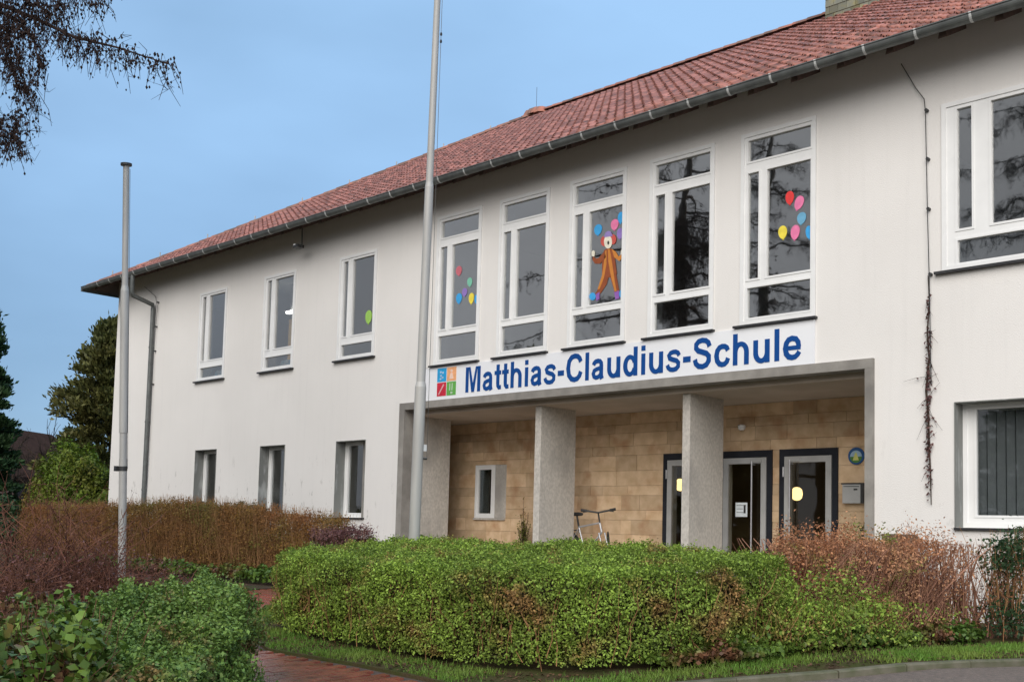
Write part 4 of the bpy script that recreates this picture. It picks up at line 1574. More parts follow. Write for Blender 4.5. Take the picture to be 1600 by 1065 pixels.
def bicycle():
    r = empty('bicycle', (0, 0, 0))
    tag(r, 'silver bicycle with black saddle and turned handlebar parked in the porch', 'bicycle')
    WR = .335

    def wheel(cx, rot, nm='wheel'):
        m = MB()
        n = 28
        pts = [(WR * math.cos(2 * math.pi * k / n), WR * math.sin(2 * math.pi * k / n)) for k in range(n + 1)]
        ca, sa = math.cos(rot), math.sin(rot)
        w = MB().tube([(cx + x * ca, x * sa, WR + z) for x, z in pts], .019, 8, False).build(nm, M['rubber'], r, True)
        MB().tube([(cx + x * ca * .945, x * sa * .945, WR + z * .945) for x, z in pts], .009, 6, False).build('rim', M['silver'], w, True)
        sp_ = MB()
        for k in range(14):
            a = 2 * math.pi * k / 14
            sp_.tube([(cx, 0, WR), (cx + WR * .94 * math.cos(a) * ca, WR * .94 * math.cos(a) * sa, WR + WR * .94 * math.sin(a))], .002, 3)
        sp_.tube([(cx + .04 * sa, -.04 * ca, WR), (cx - .04 * sa, .04 * ca, WR)], .016, 8)
        sp_.build('spokes', M['silver'], w)
    st = -.72     # handlebar turned
    wheel(-.52, 0)
    wheel(.53, st)
    fr_ = MB()
    bb, se, hd, hd2, ra, fa = (-.06, 0, .29), (-.22, 0, .78), (.33, 0, .86), (.37, 0, .70), (-.52, 0, WR), (.53, 0, WR)
    for a, b, rr in ((bb, se, .016), (se, hd, .017), (bb, hd2, .019), (hd, hd2, .02)):
        fr_.tube([a, b], rr, 8)
    for y in (-.045, .045):
        fr_.tube([(bb[0], y * .6, bb[2]), (ra[0], y * 1.2, ra[2])], .011, 6)
        fr_.tube([(se[0] - .0, y * .5, se[2] - .03), (ra[0], y * 1.2, ra[2])], .009, 6)
    fr_.build('frame', M['silver'], r, True)
    fk = MB()
    ca, sa = math.cos(st), math.sin(st)
    for y in (-.05, .05):
        fk.tube([(.37 - y * sa, y * ca, .69), (.43 - y * sa, y * ca + .0, .5), (.53 - y * sa, y * ca, WR)], [.014, .013, .009], 8)
    fk.build('fork', M['silver'], r, True)
    h = MB()
    hx, hz = .30, 1.02
    h.tube([(.33, 0, .86), (hx, 0, hz)], .014, 8)
    h.tube([(hx, 0, hz), (hx + .06 * ca, .06 * sa, hz + .02)], .015, 8)
    cx, cy_ = hx + .06 * ca, .06 * sa
    h.tube([(cx - .04 * ca + .3 * sa, cy_ - .04 * sa - .3 * ca, hz + .07), (cx + .17 * sa, cy_ - .17 * ca, hz + .05), (cx, cy_, hz + .02), (cx - .17 * sa, cy_ + .17 * ca, hz + .05), (cx - .04 * ca - .3 * sa, cy_ - .04 * sa + .3 * ca, hz + .07)], .017, 8)
    hb_ = h.build('handlebar', M['dark_metal'], r, True)
    for s in (-1, 1):
        MB().tube([(cx - .04 * ca + .3 * s * sa, cy_ - .04 * sa - .3 * s * ca, hz + .07), (cx - .02 * ca + .2 * s * sa, cy_ - .02 * sa - .2 * s * ca, hz + .055)], .025, 8).build('grip', M['rubber'], hb_)
        MB().tube([(cx + .06 * ca + .27 * s * sa, cy_ + .06 * sa - .27 * s * ca, hz + .03), (cx + .04 * ca + .17 * s * sa, cy_ + .04 * sa - .17 * s * ca, hz + .045)], .007, 6).build('brake_lever', M['dark_metal'], hb_)
    MB().tube([(-.22, 0, .77), (-.265, 0, .99)], .017, 8).build('seat_post', M['dark_metal'], r, True)
    sdl = MB()
    rings = [(-.40, .075, .02), (-.33, .08, .035), (-.24, .055, .035), (-.15, .024, .03), (-.11, .012, .02)]
    vs = []
    for x, w_, h_ in rings:
        for k in range(10):
            a = 2 * math.pi * k / 10
            vs.append((x, w_ * math.cos(a), 1.01 + h_ * math.sin(a)))
    sdl.add(vs, [(k * 10 + j, k * 10 + (j + 1) % 10, k * 10 + 10 + (j + 1) % 10, k * 10 + 10 + j) for k in range(4) for j in range(10)] + [tuple(range(9, -1, -1)), tuple(range(40, 50))])
    sdl.build('saddle', M['rubber'], r, True)
    rk = MB()
    for y in (-.05, .05):
        rk.tube([(-.24, y, .72), (-.68, y, .73), (-.52, y * 1.4, WR)], .006, 5)
    rk.tube([(-.45, -.05, .73), (-.45, .05, .73)], .006, 5)
    rk.tube([(-.62, -.05, .73), (-.62, .05, .73)], .006, 5)
    rk.build('luggage_rack', M['dark_metal'], r)
    MB().box(-.72, -.69, -.04, .04, .68, .73).build('rear_light', paper('rear_light', (.5, .03, .03)), r)
    mg = MB()
    for cx_, a0, a1, rot in ((-.52, 20, 200, 0), (.53, 30, 190, st)):
        ca2, sa2 = math.cos(rot), math.sin(rot)
        mg.tube([(cx_ + (WR + .035) * math.cos(rad(a)) * ca2, (WR + .035) * math.cos(rad(a)) * sa2, WR + (WR + .035) * math.sin(rad(a))) for a in np.linspace(a0, a1, 14)], .014, 5)
    mg.build('mudguard', M['dark_metal'], r, True)
    ck = MB().tube([(-.06, -.06, .29), (-.06, .06, .29)], .012, 8)
    ck.tube([(-.06, -.06, .29), (-.02, -.07, .13)], .009, 6)
    ck.tube([(-.06, .06, .29), (-.10, .07, .45)], .009, 6)
    ck.box(-.07, .03, -.15, -.07, .12, .14)
    ck.box(-.15, -.05, .07, .15, .44, .46)
    disc(ck, -.06, .29, .09, -.052, -.046)
    ck.build('crank', M['dark_metal'], r)
    return r


bk = bicycle()
bp_ = atY(941, 812, 1.5)
bk.location = (bp_[0] - .30, 1.5, FLOOR - .003)
bk.rotation_euler = (rad(4), 0, rad(-8))
bk.scale = (1.05, 1.05, 1.05)


def pot(loc, r, h, mname, label, leaf, nl, lh, spread, name='plant_pot'):
    root = empty(name, loc)
    tag(root, label, 'plant')
    MB().lathe([(r * .7, 0), (r * .98, h * .85), (r * 1.08, h * .86), (r * 1.08, h), (r * .9, h), (r * .85, h * .9), (.01, h * .9)], loc, 16).build('pot', M[mname], root)
    P = rng.normal(0, 1, (nl, 3)) * [spread, spread, lh * .3] + [loc[0], loc[1], loc[2] + h + lh * .5]
    P = P[P[:, 2] > loc[2] + h]
    st_ = np.stack([np.tile([loc[0], loc[1], loc[2] + h * .9], (len(P) // 5, 1)), P[:len(P) // 5]], 1)
    st_ = np.stack([st_[:, 0], (st_[:, 0] + st_[:, 1]) / 2 + [0, 0, .03], st_[:, 1]], 1)
    V, F = tube_arrays(st_, np.full(st_.shape[:2], .003))
    fast('stem', V, F, M['bark'], root)
    V, F = leaf_arrays(P, np.tile([0, -.5, .6], (len(P), 1)), .05, .8, .35)
    fast('foliage', V, F, M[leaf], root)
    return root


p = atY(818, 838, 1.7)
pot((p[0], 1.7, FLOOR - .003), .17, .3, 'terracotta', 'small conical evergreen in a terracotta pot between the pillars', 'laurel', 500, .75, .055)
p = atY(1352, 842, .9)
hp = pot((p[0] - .02, .95, p[2]), .075, .14, 'rubber', 'black flower pot standing on a post below the letterbox', 'ivy', 60, .06, .05)
MB().box(p[0] - .06, p[0] + .02, .91, .99, FLOOR - .003, p[2] - .002).build('post', M['wood'], hp)
bd = atY(1405, 835, -1.0)
wo_ = empty('notice_board', (bd[0], -1.0, .6))
tag(wo_, 'brown wooden board on two posts behind the rust coloured hedge', 'board')
MB().box(bd[0] - .22, bd[0] + .22, -1.02, -.98, bd[2] - .45, bd[2] + .01).build('panel', M['wood'], wo_)
for s in (-1, 1):
    MB().box(bd[0] + s * .18 - .03, bd[0] + s * .18 + .03, -.978, -.92, .58, bd[2] - .02).build('post', M['wood'], wo_)


# ------------------------------------------------------------------ hedges and shrubs
def hedge(name, label, cat, poly, h, leafm, corem, nleaf, size, bump=.07, ntwig=0, twigm=None, topf=None, inset=.13, aspect=.55, fuzz=.03, gaps=None, core=True, base=.06, group=None, twig_up=.1, skew=.5, lean_sd=.12, side_w=1.0):
    """clipped hedge: leaves through an outer shell, woody inside, standing on the sloping ground"""
    poly = np.asarray(poly, float)
    c = poly.mean(0)
    root = empty(name, (c[0], c[1], float(terr(c[1]))))
    tag(root, label, cat, group)
    hf = topf if topf else (lambda P: np.full(len(P), h))
    per = np.array([np.linalg.norm(poly[i] - poly[i - 1]) for i in range(len(poly))])
    area = .5 * abs(sum(poly[i - 1][0] * poly[i][1] - poly[i][0] * poly[i - 1][1] for i in range(len(poly))))
    side = per.sum() * h * side_w
    ns = int(nleaf * side / (side + area))
    # sides
    e = rng.choice(len(poly), ns, p=per / per.sum())
    t = rng.random(ns)[:, None]
    a, b = poly[e - 1], poly[e]
    P2 = a + (b - a) * t
    nr = np.stack([(b - a)[:, 1], -(b - a)[:, 0]], 1)
    nr = unit(nr)
    nr *= np.sign(((P2 - c) * nr).sum(1))[:, None]
    hh = hf(P2)
    zf = rng.random(ns) ** .9
    # rounded shoulder
    sh = np.clip((zf - .82) / .18, 0, 1)
    inw = -.09 * sh ** 2 - np.abs(rng.normal(0, fuzz * 2.2, ns)) + rng.normal(0, fuzz, ns)
    P3 = np.concatenate([P2, (base + zf * (hh - base))[:, None]], 1)
    inw += bump * wob(P3, .33, 3) + bump * 1.1 * wob(P3, .1, 4)
    P3[:, :2] += nr * inw[:, None]
    N3 = np.concatenate([nr, (.25 + sh)[:, None]], 1)
    # top
    Q2 = poly_pts(poly, nleaf - ns)
    ed = edge_dist(Q2, poly)
    hq = hf(Q2)
    q3 = np.concatenate([Q2, np.zeros((len(Q2), 1))], 1)
    zt = hq + bump * .8 * wob(q3, .4, 5) + bump * .7 * wob(q3, .09, 6) - .06 * np.clip(1 - ed / .15, 0, 1) ** 2 - np.abs(rng.normal(0, fuzz * 1.5, len(Q2))) + np.abs(rng.normal(0, fuzz, len(Q2)))
    Q3 = np.concatenate([Q2, zt[:, None]], 1)
    NQ = np.tile([0, 0, 1.], (len(Q2), 1))
    P = np.concatenate([P3, Q3])
    N = np.concatenate([N3, NQ])
    if gaps is not None:
        keep = rng.random(len(P)) < gaps(P)
        P, N = P[keep], N[keep]
    P[:, 2] += terr(P[:, 1])
    V, F = leaf_arrays(P, unit(N), size, .75, aspect)
    fast('foliage', V, F, leafm, root)
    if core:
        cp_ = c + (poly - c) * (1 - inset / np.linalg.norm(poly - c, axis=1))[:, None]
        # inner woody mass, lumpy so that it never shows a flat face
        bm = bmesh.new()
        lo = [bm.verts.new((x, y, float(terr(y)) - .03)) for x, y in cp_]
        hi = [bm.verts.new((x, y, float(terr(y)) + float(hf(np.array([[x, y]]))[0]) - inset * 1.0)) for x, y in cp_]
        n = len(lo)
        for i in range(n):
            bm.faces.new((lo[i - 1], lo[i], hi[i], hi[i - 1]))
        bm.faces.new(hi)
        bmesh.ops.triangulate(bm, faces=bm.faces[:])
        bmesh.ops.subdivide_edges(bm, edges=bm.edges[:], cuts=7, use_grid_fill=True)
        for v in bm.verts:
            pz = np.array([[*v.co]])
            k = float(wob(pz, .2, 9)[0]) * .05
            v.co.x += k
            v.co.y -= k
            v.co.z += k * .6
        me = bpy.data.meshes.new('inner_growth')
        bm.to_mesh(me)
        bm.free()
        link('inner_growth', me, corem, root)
    if ntwig:
        P2 = poly_pts(poly, ntwig)
        hh = hf(P2)
        z0_ = terr(P2[:, 1])
        k = 5
        T_ = np.empty((ntwig, k, 3))
        lean = rng.normal(0, lean_sd, (ntwig, 2))
        top = hh * rng.uniform(.55, 1.06 + twig_up, ntwig)
        st_ = hh * rng.uniform(0, skew, ntwig)
        for j in range(k):
            f_ = j / (k - 1)
            T_[:, j, :2] = P2 + lean * f_ + rng.normal(0, .018, (ntwig, 2)) * (j > 0)
            T_[:, j, 2] = z0_ + st_ + (top - st_) * f_
        R_ = np.linspace(1, .3, k)[None] * rng.uniform(.0028, .0065, (ntwig, 1))
        if gaps is not None:
            keep = rng.random(ntwig) < np.clip(gaps(T_[:, 2]) * 1.3, 0, 1)
            T_, R_ = T_[keep], R_[keep]
        V, F = tube_arrays(T_, R_)
        fast('twigs', V, F, twigm or M['tan_twig'], root)
    return root


GH = [(-10.35, -6.85), (-10.2, -7.2), (-9.1, -7.45), (-7.4, -7.6), (-6.3, -7.5), (-5.75, -7.2), (-5.35, -6.6), (-5.1, -5.9), (-5.05, -5.2), (-5.9, -4.7), (-7.4, -4.5), (-9.6, -4.55), (-11.0, -5.3)]
hedge('green_hedge', 'broad clipped green privet hedge in front of the school entrance', 'hedge', GH, .83, M['privet'], M['core'], 220000, .027, bump=.06, ntwig=2400, twigm=M['tan_twig'], twig_up=-.06, inset=.22, fuzz=.028)

# evergreen bushes at the lower left: small-leaved by the path, ivy with larger leaves beyond
def ivtop(P):
    dx_ = np.linalg.norm(P - atL(350, 8.4), axis=1)
    return .60 + .24 * np.exp(-(dx_ / 1.0) ** 2) + .07 * wob(np.concatenate([P, np.zeros((len(P), 1))], 1), .4, 21)


IV1 = [atL(u, L_) for u, L_ in ((388, 7.3), (392, 8.3), (380, 9.1), (300, 9.5), (190, 9.6), (150, 8.4), (190, 6.4), (300, 6.2))]
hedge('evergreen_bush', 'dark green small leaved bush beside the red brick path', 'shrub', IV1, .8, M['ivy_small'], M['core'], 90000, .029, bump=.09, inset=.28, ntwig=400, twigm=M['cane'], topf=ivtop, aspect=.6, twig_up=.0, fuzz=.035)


def ivtop2(P):
    return .60 + .10 * wob(np.concatenate([P, np.zeros((len(P), 1))], 1), .45, 27)


IV2 = [atL(u, L_) for u, L_ in ((175, 6.3), (150, 8.3), (185, 9.5), (60, 9.8), (-60, 10.0), (-220, 9.6), (-220, 5.4), (60, 5.4))]
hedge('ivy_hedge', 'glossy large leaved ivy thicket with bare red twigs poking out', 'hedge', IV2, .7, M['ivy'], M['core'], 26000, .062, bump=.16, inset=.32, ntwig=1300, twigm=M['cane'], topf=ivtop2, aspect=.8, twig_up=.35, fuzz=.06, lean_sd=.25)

# brown beech hedge before the left wing
y_b = -2.7
BH = [(-27.6, y_b - .35), (-15.6, y_b - .35), (-15.0, y_b - .1), (-15.1, y_b + .35), (-27.6, y_b + .4)]


def btop(P):
    return 1.27 + .10 * np.exp(-((P[:, 0] + 20.5) / 2.2) ** 2) - .16 * np.clip((P[:, 0] + 18.5) / 3.5, 0, 1)


hedge('beech_hedge', 'clipped brown winter hedge along the left wing of the school', 'hedge', BH, 1.3, M['beech'], M['core_br'], 110000, .036, bump=.06, inset=.28, side_w=1.8, ntwig=7500, twigm=M['tan_twig'], topf=btop, fuzz=.06, skew=.2, core=False)
hedge('purple_shrub', 'low purple leaved shrub at the end of the brown hedge', 'shrub', [(-15.25, y_b - .55), (-14.3, y_b - .45), (-14.2, y_b + .2), (-15.2, y_b + .3)], .93, M['purple_leaf'], M['core_br'], 6500, .042, bump=.06, ntwig=260, twigm=M['red_twig'], fuzz=.05)
hedge('low_evergreen', 'low dark green bush showing above the brown hedge near the wall', 'shrub', [(-22.8, -1.9), (-19.6, -1.9), (-19.8, -1.0), (-22.6, -1.0)], 1.36, M['dark_leaf'], M['core'], 9000, .05, bump=.08)
hedge('ivy_groundcover', 'strip of dark ivy at the foot of the brown hedge', 'ivy', [(-26, -3.9), (-14.8, -3.9), (-14.6, -3.2), (-26, -3.2)], .2, M['ivy'], M['core'], 9000, .07, bump=.06, core=False, aspect=.8)

# rust-brown hedge to the right
RHc = [atL(u, L_) for u, L_ in ((1205, 11.0), (1260, 10.9), (1330, 11.1), (1420, 11.8), (1520, 12.3), (1640, 13.0))]
RHb = [atL(u, L_) for u, L_ in ((1640, 13.7), (1520, 13.0), (1420, 12.5), (1330, 11.9), (1220, 11.9))]
xg0, xg1 = RHc[3], RHc[4]


def rgap(P):
    # share of leaves kept: thin where the wall shows through
    d = (P[:, :2] - CAM[:2])
    u = np.arctan2(d[:, 0], d[:, 1])
    ua = math.atan2(*(RHc[3] - CAM[:2]))
    ub = math.atan2(*(RHc[4] - CAM[:2]))
    t = np.clip((u - ua) / (ub - ua), 0, 1)
    return 1 - .9 * t


def rtop(P):
    d = (P - CAM[:2])
    u = np.arctan2(d[:, 0], d[:, 1])
    return .97 + .04 * np.sin(u * 40) + .03 * np.sin(u * 93 + 1)


RH = hedge('rust_hedge', 'thin hedge of rust brown twigs and dry leaves beside the green hedge', 'hedge', RHc + RHb, 1.02, M['rust_leaf'], M['core_br'], 46000, .03, bump=.14, ntwig=2200, twigm=M['red_twig'], topf=rtop, gaps=rgap, core=False, fuzz=.07, twig_up=-.02, skew=.3, lean_sd=.2)
YP = [atL(u, L_) for u, L_ in ((1195, 9.75), (1290, 10.1), (1400, 10.9), (1390, 11.4), (1290, 10.9), (1200, 10.6))]
hedge('privet_shoots', 'low yellow green shoots between the green hedge and the rust hedge', 'shrub', YP, .42, M['privet'], M['core'], 9000, .034, bump=.2, ntwig=300, core=False, fuzz=.12, twig_up=.1)
# heavier stems inside the rust hedge
sm = []
for k in range(70):
    u_ = rng.uniform(1215, 1600)
    Lc = np.interp(u_, [1205, 1260, 1330, 1420, 1520, 1640], [11.0, 10.9, 11.1, 11.8, 12.3, 13.0]) + rng.uniform(.15, .6)
    p_ = atL(u_, Lc)
    g_ = float(terr(p_[1]))
    dv = rng.normal(0, .28, 2)
    for q_ in range(3):
        d2 = dv + rng.normal(0, .16, 2)
        sm.append([[p_[0] + d2[0] * f_ ** 1.3 + rng.normal(0, .012), p_[1] + d2[1] * f_ ** 1.3 + rng.normal(0, .012), g_ - .02 + 1.0 * f_] for f_ in np.linspace(0, 1, 7)])
sm = np.array(sm)
V, F = tube_arrays(sm, np.linspace(1, .3, 7)[None] * rng.uniform(.007, .014, (len(sm), 1)), 5)
fast('stems', V, F, M['red_twig'], RH)
DG = [atL(u, L_) for u, L_ in ((1545, 12.15), (1600, 12.2), (1700, 12.9), (1700, 13.9), (1560, 13.2))]
hedge('dark_bush', 'dark green evergreen bush at the end of the rust brown hedge', 'shrub', DG, 1.04, M['dark_leaf'], M['core'], 9000, .045, bump=.12, ntwig=200, core=False, fuzz=.1, gaps=lambda P: np.where((P[:, 2] > .72) | (P[:, 2] < .38), 1.0, .22))
IG = [atL(u, L_) for u, L_ in ((1010, 9.1), (1150, 9.3), (1300, 10.1), (1430, 11.1), (1540, 11.9), (1520, 12.2), (1400, 11.6), (1250, 10.6), (1120, 10.0))]
hedge('ivy_strip', 'low glossy ivy growing along the foot of the rust brown hedge', 'ivy', IG, .13, M['ivy'], M['core'], 9000, .045, bump=.07, core=False, aspect=.8, fuzz=.05)

# red twiggy shrub on the left: arching canes


def cane_shrub(name, label, c, rad_, hgt, n, m, seed, arch=.5, leaf=None, nl=0):
    r = np.random.default_rng(seed)
    g = float(terr(c[1]))
    root = empty(name, (c[0], c[1], g))
    tag(root, label, 'shrub')
    k = 7
    P = np.empty((n, k, 3))
    a = r.uniform(0, 6.28, n)
    rr = rad_ * np.sqrt(r.random(n))
    h_ = hgt * r.uniform(.45, 1.0, n) * (1 - .35 * (rr / rad_) ** 2)
    b0_ = r.normal(0, rad_ * .35, (n, 2))
    for j in range(k):
        f_ = j / (k - 1)
        ex = f_ ** 1.5
        P[:, j, 0] = c[0] + b0_[:, 0] * (1 - ex) + rr * np.cos(a) * ex + r.normal(0, .02, n)
        P[:, j, 1] = c[1] + b0_[:, 1] * (1 - ex) + rr * np.sin(a) * ex + r.normal(0, .02, n)
        P[:, j, 2] = g + h_ * (f_ - arch * .45 * f_ ** 3) / (1 - arch * .45)
    R_ = np.linspace(1, .25, k)[None] * r.uniform(.004, .009, (n, 1))
    parts = [tube_arrays(P, R_, 4)]
    # side shoots
    ns = n * 6
    i = r.integers(0, n, ns)
    j = r.integers(2, k, ns)
    st_ = P[i, j]
    dv = r.normal(0, 1, (ns, 3)) * [.12, .12, .10] + [0, 0, .10]
    S = np.stack([st_, st_ + dv * .5 + r.normal(0, .012, (ns, 3)), st_ + dv], 1)
    parts.append(tube_arrays(S, np.tile([[.0032, .0025, .0012]], (ns, 1)), 3))
    V, F = merge(parts)
    fast('canes', V, F, m, root)
    if nl:
        q = S[r.integers(0, ns, nl), 2] + r.normal(0, .02, (nl, 3))
        V, F = leaf_arrays(q, np.tile([0, 0, 1.], (nl, 1)), .028, 1.0)
        fast('bud', V, F, leaf, root)
    return root


c = atL(70, 11.2)
cane_shrub('red_cane_shrub', 'bushy shrub of red brown canes behind the ivy hedge', c, 1.15, 1.75, 260, M['cane'], 31, .35, M['litter'], 1500)
c = atL(150, 11.0)
cane_shrub('red_cane_shrub', 'low tangle of dark red canes beside the shorter flagpole', c, .95, 1.0, 420, M['cane'], 32, .7, M['purple_leaf'], 3500)
c = atL(-30, 9.9)
cane_shrub('red_cane_shrub', 'dark red canes growing through the ivy hedge', c, .9, 1.15, 260, M['cane'], 33, .6, M['purple_leaf'], 2500)
c = atL(265, 12.5)
cane_shrub('red_cane_shrub', 'small red brown canes between the path and the shorter flagpole', c, .6, .55, 160, M['cane'], 34, .7, M['purple_leaf'], 600)

# grass along the kerb and round the hedge foot
strip = [(-13.0, -4.9), (-11.9, -6.3), (-10.2, -7.48), (-9.1, -7.95), (-7.7, -7.95), (-6.66, -8.04), (-5.6, -8.15), (-5.25, -7.4), (-4.8, -6.55), (-4.35, -5.8), (-3.55, -4.1), (-2.6, -2.1), (-3.6, -2.0), (-4.6, -3.9), (-4.95, -5.1), (-5.25, -6.5), (-5.7, -7.2), (-6.3, -7.5), (-7.4, -7.55), (-9.0, -7.4), (-10.2, -7.1), (-11.1, -5.6), (-12.4, -4.4)]
GP = poly_pts(strip, 52000)
keep = wob(np.concatenate([GP, np.zeros((len(GP), 1))], 1), .35, 44) + rng.normal(0, .3, len(GP)) > .02
GP = GP[keep]
n = len(GP)
hh = rng.uniform(.015, .055, n)
an = rng.uniform(0, 6.28, n)
w_ = rng.uniform(.0025, .005, n)
b_ = np.concatenate([GP, terr(GP[:, 1])[:, None] - .004], 1)
sd_ = np.stack([np.cos(an), np.sin(an), np.zeros(n)], 1) * w_[:, None]
ln_ = np.stack([rng.normal(0, .35, n), rng.normal(0, .35, n), np.ones(n)], 1) * hh[:, None]
V = np.stack([b_ - sd_, b_ + sd_, b_ + ln_ + sd_ * .3, b_ + ln_ - sd_ * .3], 1).reshape(-1, 3)
kind(fast('grass', V, np.arange(4 * n).reshape(n, 4), M['grass']), 'stuff')['label'] = 'short green grass along the kerb and path edge'
# fallen leaves on the strip
FP = poly_pts(strip, 3500)
P = np.concatenate([FP, terr(FP[:, 1])[:, None] + .012], 1)
V, F = leaf_arrays(P, np.tile([0, 0, 1.], (len(P), 1)), .04, .25)
kind(fast('fallen_leaves', V, F, M['litter']), 'stuff')['label'] = 'brown fallen leaves scattered on the grass strip'


# ------------------------------------------------------------------ trees
def larch(name, label, base, H, R0, seed, zmin, limit=None, extra=None, nb_=80, dens=1):
    r = np.random.default_rng(seed)
    base = np.array(base, float)
    root = empty(name, tuple(base))
    tag(root, label, 'tree')
    k = 12
    tr = np.array([[base[0] + .15 * math.sin(j * .7), base[1] + .12 * math.cos(j * .9), base[2] - .1 + H * j / (k - 1)] for j in range(k)])
    MB().tube(tr, list(np.linspace(.34, .03, k)), 12).build('trunk', M['bark'], root, True)
    br, bR = [], []
    kk_ = 9
    for i in range(nb_):
        f_ = (i + r.random()) / nb_
        z = zmin + (H - 1.0 - zmin) * f_
        a = i * 2.399 + r.normal(0, .3)
        Ln = R0 * (1 - f_ ** 1.5 * .8) * r.uniform(.7, 1.1)
        d = np.array([math.cos(a), math.sin(a)])
        if limit is not None:
            Ln = min(Ln, limit(d, z))
        P = []
        for j in range(kk_):
            t = j / (kk_ - 1)
            P.append([base[0] + d[0] * Ln * t + r.normal(0, .05), base[1] + d[1] * Ln * t + r.normal(0, .05), base[2] + z + Ln * (.12 * t - .45 * t * t + .16 * t ** 4) + r.normal(0, .03)])
        br.append(P)
        bR.append(np.linspace(.055, .008, kk_) * (Ln / R0 + .3))
    if extra:
        for P, R_ in extra:
            br.append(P)
            bR.append(R_)
    br, bR = np.array(br), np.array(bR)
    parts = [tube_arrays(br, bR, 5)]
    # side branches
    nsd = 15
    i = np.repeat(np.arange(len(br)), [nsd] * nb_ + [30] * (len(br) - nb_))
    t = r.uniform(.15, 1.0, len(i)) * (kk_ - 1.001)
    j = t.astype(int)
    fr_ = (t - j)[:, None]
    st_ = br[i, j] * (1 - fr_) + br[i, j + 1] * fr_
    ax_ = unit(br[i, -1] - br[i, 0])
    sd2 = unit(np.cross(ax_, [0, 0, 1.])) * np.sign(r.normal(0, 1, len(i)))[:, None]
    ln = r.uniform(.3, 1.0, len(i))[:, None] * (1.25 - t / kk_)[:, None] * np.where(i < nb_, 1.0, .55)[:, None]
    end = st_ + (ax_ * .55 + sd2 * .8) * ln + np.array([0, 0, -.25]) * ln
    mid = (st_ + end) / 2 + [0, 0, .06]
    S = np.stack([st_, mid, end], 1)
    parts.append(tube_arrays(S, np.tile([[.012, .008, .004]], (len(S), 1)), 4))
    # hanging twigs with cones, from branches and side branches
    src = np.concatenate([S[:, 1], S[:, 2], (S[:, 0] + S[:, 1]) / 2, (S[:, 1] + S[:, 2]) / 2, br[:, 2:].reshape(-1, 3)])
    xt = br[nb_:]
    fine = np.concatenate([xt[:, :-1] * (1 - w__) + xt[:, 1:] * w__ for w__ in np.linspace(0, .95, 9)]).reshape(-1, 3) if len(xt) else src[:0]
    src = np.concatenate([src] * dens + [fine] * 3)
    n = len(src)
    src = src + r.normal(0, .05, (n, 3))
    hl = r.uniform(.08, .45, n)
    dv = np.stack([r.normal(0, .35, n), r.normal(0, .35, n), -np.ones(n)], 1)
    upm = r.random(n) < .18
    dv[upm] = np.stack([r.normal(0, .8, upm.sum()), r.normal(0, .8, upm.sum()), np.full(upm.sum(), .7)], 1)
    hl[upm] *= .5
    e = src + dv * hl[:, None]
    Hh = np.stack([src, (src + e) / 2 + r.normal(0, .03, (n, 3)), e], 1)
    parts.append(tube_arrays(Hh, np.tile([[.0055, .0045, .003]], (n, 1)), 3))
    # short side spurs
    ns = n
    i2 = r.integers(0, n, ns)
    s2 = Hh[i2, 1]
    S2 = np.stack([s2, s2 + r.normal(0, .05, (ns, 3)), s2 + r.normal(0, .09, (ns, 3))], 1)
    parts.append(tube_arrays(S2, np.tile([[.004, .003, .002]], (ns, 1)), 3))
    # cones: little octahedra along the twigs
    nc = int(n * 2.6)
    i3 = r.integers(0, n, nc)
    tt = r.random(nc)[:, None]
    cc_ = Hh[i3, 0] * (1 - tt) + Hh[i3, 2] * tt + r.normal(0, .018, (nc, 3))
    sz_ = r.uniform(.010, .021, nc)[:, None, None]
    octv = np.array([[1, 0, 0], [0, 1, 0], [-1, 0, 0], [0, -1, 0], [0, 0, 1.5], [0, 0, -1.5]])
    CV = (cc_[:, None] + octv[None] * sz_).reshape(-1, 3)
    octf = np.array([[0, 1, 4, 4], [1, 2, 4, 4], [2, 3, 4, 4], [3, 0, 4, 4], [1, 0, 5, 5], [2, 1, 5, 5], [3, 2, 5, 5], [0, 3, 5, 5]])[:, :3]
    V, F = merge(parts)
    fast('branches', V, F, M['larch'], root)
    CF = (np.arange(nc)[:, None, None] * 6 + octf[None]).reshape(-1, 3)
    fast('cones', CV, CF, M['larch'], root)
    return root


# the bough that reaches into the picture
lb = np.array([-18.1, -11.5, .2])


def bough(pix, r0, r1):
    pts = [lb + [.0, .0, pix[0]]]
    for u, v, t in pix[1:]:
        pts.append(atT(u, v, t))
    pts = np.array(pts)
    s = np.concatenate([[0], np.cumsum(np.linalg.norm(np.diff(pts, axis=0), axis=1))])
    x = np.linspace(0, s[-1], 9)
    P = np.stack([np.interp(x, s, pts[:, q]) for q in range(3)], 1)
    return P, np.linspace(r0, r1, 9)


ex = [bough([9.6, (-40, -8, 16.4), (40, 22, 15.6), (120, 60, 14.9), (190, 76, 14.3), (265, 101, 13.9)], .06, .007),
      bough([9.2, (-30, 0, 16.3), (20, 30, 15.7), (55, 60, 15.3), (62, 110, 15.0)], .05, .007),
      bough([8.9, (-40, 20, 16.2), (0, 60, 15.8), (15, 100, 15.6), (30, 140, 15.4)], .05, .007),
      bough([10.4, (-10, -40, 16.0), (70, -30, 15.3), (120, -10, 14.9), (168, -2, 14.6)], .05, .006),
      bough([8.2, (-60, 175, 16.4), (-20, 190, 16.0), (12, 190, 15.7), (38, 183, 15.5)], .03, .005),
      bough([8.0, (-60, 195, 16.4), (-15, 205, 16.0), (12, 218, 15.7), (40, 222, 15.5)], .03, .005),
      bough([9.9, (-40, -10, 16.2), (20, -10, 15.6), (80, 20, 15.2), (110, 10, 15.0)], .04, .006),
      bough([9.0, (-50, 10, 16.3), (5, 40, 15.9), (30, 90, 15.5), (45, 150, 15.3)], .045, .006)]


